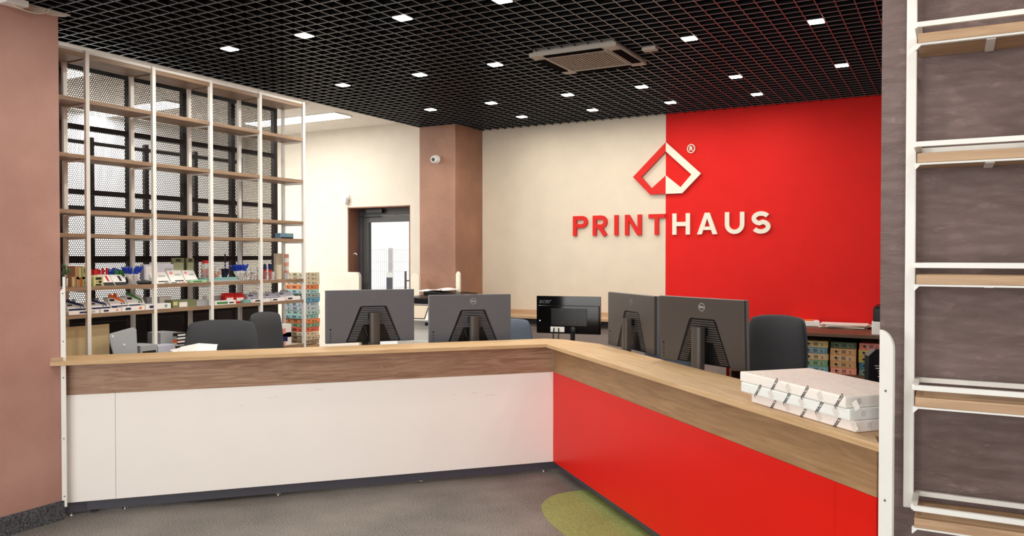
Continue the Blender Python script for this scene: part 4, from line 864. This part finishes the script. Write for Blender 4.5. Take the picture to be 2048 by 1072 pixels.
f_ = nb(); tube(f_, [(-.12, 0, .047), (-.04, 0, .056), (.03, 0, .058), (.08, 0, .047)], .006, 6); obj('orange_band', B_(-.13, -.06, .0455, .05, .08, .051, Matrix.Rotation(-.05, 4, 'Y')), cOr, t); f_.free()
p0_ = onY(1739, 640, 7.0)
t = thing('desktop_printer', 'black over white small printer at the right end of the cabinet top', 'printer', (p0_.x, 7.2, ZT))
z1 = onY(1745, 643, 7.2).z-ZT; z2 = onY(1745, 616, 7.2).z-ZT
obj('lower_body', B_(0, 0, 0, .45, .36, max(.08, z1), bev=.006), WHITE, t); obj('upper_body', B_(.01, .0, max(.08, z1)+.001, .45, .36, z2, bev=.006), BLK, t); obj('lid', B_(.02, .02, z2+.001, .45, .34, z2+.015, bev=.004), BLKM, t)
# black box with white lines of print on the desk
pA = onZ(1735, 760, .90); Zb = 3.9
d_ = ray(1737, 707); tt = Zb/(d_.dot(_fw)); pb_ = _O+d_*tt
t = thing('black_box', 'black equipment box with white printed lines standing behind the reams', 'box', (pb_.x, pb_.y, .745), YAW-.05)
hbx = pb_.z-.745
obj('box_body', prism(nb(), [(0, 0), (.2, 0), (.2, hbx+.02), (.035, hbx+.02), (0, hbx-.012)], 0, .05), mat('box_black', c(22, 24, 30), .4), t, bev=.002)
f_ = nb()
for k, (a_, b_) in enumerate(((.03, .10), (.035, .12), (.045, .12), (.05, .12), (.045, .12))): box(f_, a_, -.0012, hbx-.062-.013*k, b_, 0, hbx-.062-.013*k+(.0045 if k in (1, 3) else .003))
obj('print_lines', f_, cWh, t); f_ = nb(); cyl(f_, 0, 0, 0, .001, .012, .012, 16, Matrix.Translation((.07, 0, hbx-.035)) @ Matrix.Rotation(math.pi/2, 4, 'X')); obj('print_emblem', f_, col('emblem_teal', 60, 130, 140), t)
# red sheet painted in for the wall's reflection, and dark gadgets, on the desk
p = F(.55, -1.75, .7455)
tag(obj('red_reflection_sheet', B_(-.12, -.14, 0, .12, .14, .004), cRd, loc=p), 'red sheet imitating the wall mirrored in the desk behind the right monitor', 'painted reflection')
p = F(.33, -.35, .7455)
t = thing('desk_phone', 'dark low desk gadget between ledge and left monitor of the red wing', 'gadget', p, PHI); obj('gadget_body', B_(-.04, -.08, 0, .05, .08, .035, bev=.01), BLK, t)
# crumpled papers behind the ledge at left
for i, (px_, py_, lab) in enumerate(((402, 693, 'white folded paper lying behind the ledge before the charcoal chair, right one'), (385, 696, 'white folded paper lying behind the ledge before the charcoal chair, left one'))):
    q_ = onZ(px_, py_, .95); f_ = nb(); bmesh.ops.create_grid(f_, x_segments=6, y_segments=4, size=.5)
    for v in f_.verts: v.co = Vector((v.co.x*.24, v.co.y*.17, .018*(1-abs(v.co.x)*2)*(1-i*.3)+.012*math.sin(v.co.y*9+i)))
    f2 = toF(q_); o = obj('folded_paper', f_, PAPER, loc=F(f2.x, .33+.06*i, .962-.012*i)); o.rotation_euler = (.32-.1*i, -.05, PHI+.35*i-.1); s_ = o.modifiers.new('solid', 'SOLIDIFY'); s_.thickness = .001
    tag(o, lab, 'paper', None)
bk = F(-2.45, .34, .745); tag(obj('document_stack', B_(-.2, -.05, 0, .2, .2, .18, bev=.003), PAPER, loc=bk), 'stack of white documents under the folded papers behind the ledge', 'documents').rotation_euler = (0, 0, PHI)
# ============================================================ REAMS ON THE LEDGE
RM = [mat('ream_wrap_a', c(246, 240, 238), .4, bump=.3, bscale=14), mat('ream_wrap_b', c(240, 244, 242), .4, bump=.3, bscale=14), mat('ream_wrap_c', c(248, 244, 238), .4, bump=.3, bscale=14)]
INK = mat('wrap_ink', c(38, 34, 36), .5); INKG = mat('wrap_ink_grey', c(190, 186, 184), .5)
ZL = HL1+.0005; RL, RWd, RH = .66, .36, .0425
offs = [(.0, -3.125, 0), (-.015, -3.122, .01), (-.022, -3.108, -.008)]
for i, (ox, oy, rz_) in enumerate(offs):
    # local x runs away from the front edge, local y along the ledge (away from camera)
    t = thing('paper_ream', 'large white wrapped ream with slanted black lettering on the counter ledge, %s of the stack' % ('bottom', 'middle', 'top')[i], 'paper ream', F(-.065+ox+.01*(i == 0)+.02, oy, ZL+i*(RH+.0006)), PHI+rz_, 'large wrapped reams on the ledge')
    obj('wrapper', B_(0, 0, 0, RWd, RL if i else RL-.03, RH, bev=.006), RM[i], t)
    for k in range(7):
        yy = .035+.19*k+(.06, .125, 0)[i]
        if yy > RL-.06: break
        o = text('wrap_text', 'reacto', .027, INK, t, (-.0004, yy, RH/2), (math.pi/2, math.radians(38) if 0 else 0, -math.pi/2), .0002, .0004, shear=.3)
        o.rotation_euler = (Matrix.Rotation(-math.pi/2, 4, 'Z') @ Matrix.Rotation(math.pi/2, 4, 'X') @ Matrix.Rotation(math.radians(52), 4, 'Z')).to_euler()
        f_ = nb(); box(f_, -.0006, -.017, -.03, -.0001, .017, .03, Matrix.Translation((0, yy-.09, RH/2)) @ Matrix.Rotation(math.radians(-35), 4, 'X') @ Matrix.Diagonal((1, .8, .55, 1))); obj('tape_patch', f_, mat('wrap_patch', c(226, 221, 216), .4), t)
    f_ = nb()
    for k in range(3): box(f_, .05+.1*k, -.0006, RH*.3, .07+.1*k, 0, RH*.8, Matrix.Identity(4))
    obj('fold_mark', f_, mat('fold_grey', c(222, 220, 222)), t)
    if i == 2:
        f_ = nb()
        for a_ in range(9):
            for b_ in range(11):
                x_ = .03+a_*.037; y_ = .03+b_*.057
                box(f_, x_, y_, RH, x_+.0022, y_+.036, RH+.0004)
        obj('top_print', f_, INKG, t)
# ============================================================ RIGHT WALL DISPLAY RACK
YR = 3.07; XP0, XP1 = -.141, -.109
rk = thing('wall_shelf_rack', 'white steel wall rack with five light oak shelves on the mauve wall', 'shelf rack', (XP0, YR, 0))
obj('upright', B_(0, -.062, .742, XP1-XP0, -.03, 3.6, bev=.004), WHITE, rk)
obj('upright', B_(1.0, -.062, .742, 1.032, -.03, 3.6, bev=.004), WHITE, rk)
f_ = nb()
for z in (.80, 1.5, 2.2, 2.9): box(f_, .008, -.03, z, .024, 0, z+.02); box(f_, 1.008, -.03, z, 1.024, 0, z+.02)
obj('spacer', f_, WHITE, rk)
YFb = 2.85-YR
for zt3 in (.757, 1.146, 1.538, 1.925, 2.305, 2.69, 3.07):
    s_ = obj('shelf_board', B_(.040, YFb, zt3-.03, .995, -.004, zt3, bev=.0015), WD_SHX, rk)
    f_ = nb(); zr = zt3+.03
    box(f_, .036, YFb+.004, zr-.008, .995, YFb+.018, zr+.008); box(f_, .036, -.03, zr-.008, .995, -.014, zr+.008); box(f_, .030, YFb+.018, zr-.008, .048, -.03, zr+.008)
    obj('guard_rail', f_, WHITE, s_)
    f_ = nb(); zz = zt3-.0365
    box(f_, .033, YFb+.002, zz, .995, YFb+.02, zz+.006)
    prism(f_, [(.033, zz), (.033, zz-.014), (.036, zz-.014), (.049, zz)], YFb+.002, YFb+.02)
    obj('support_frame', f_, WHITE, s_)
    f_ = nb(); bx = .228; box(f_, bx, YFb+.02, zz-.002, bx+.025, -.03+.0, zz+.004); obj('bracket_tab', f_, WHITE, s_)
# small finish: wooden bits of ledge notch
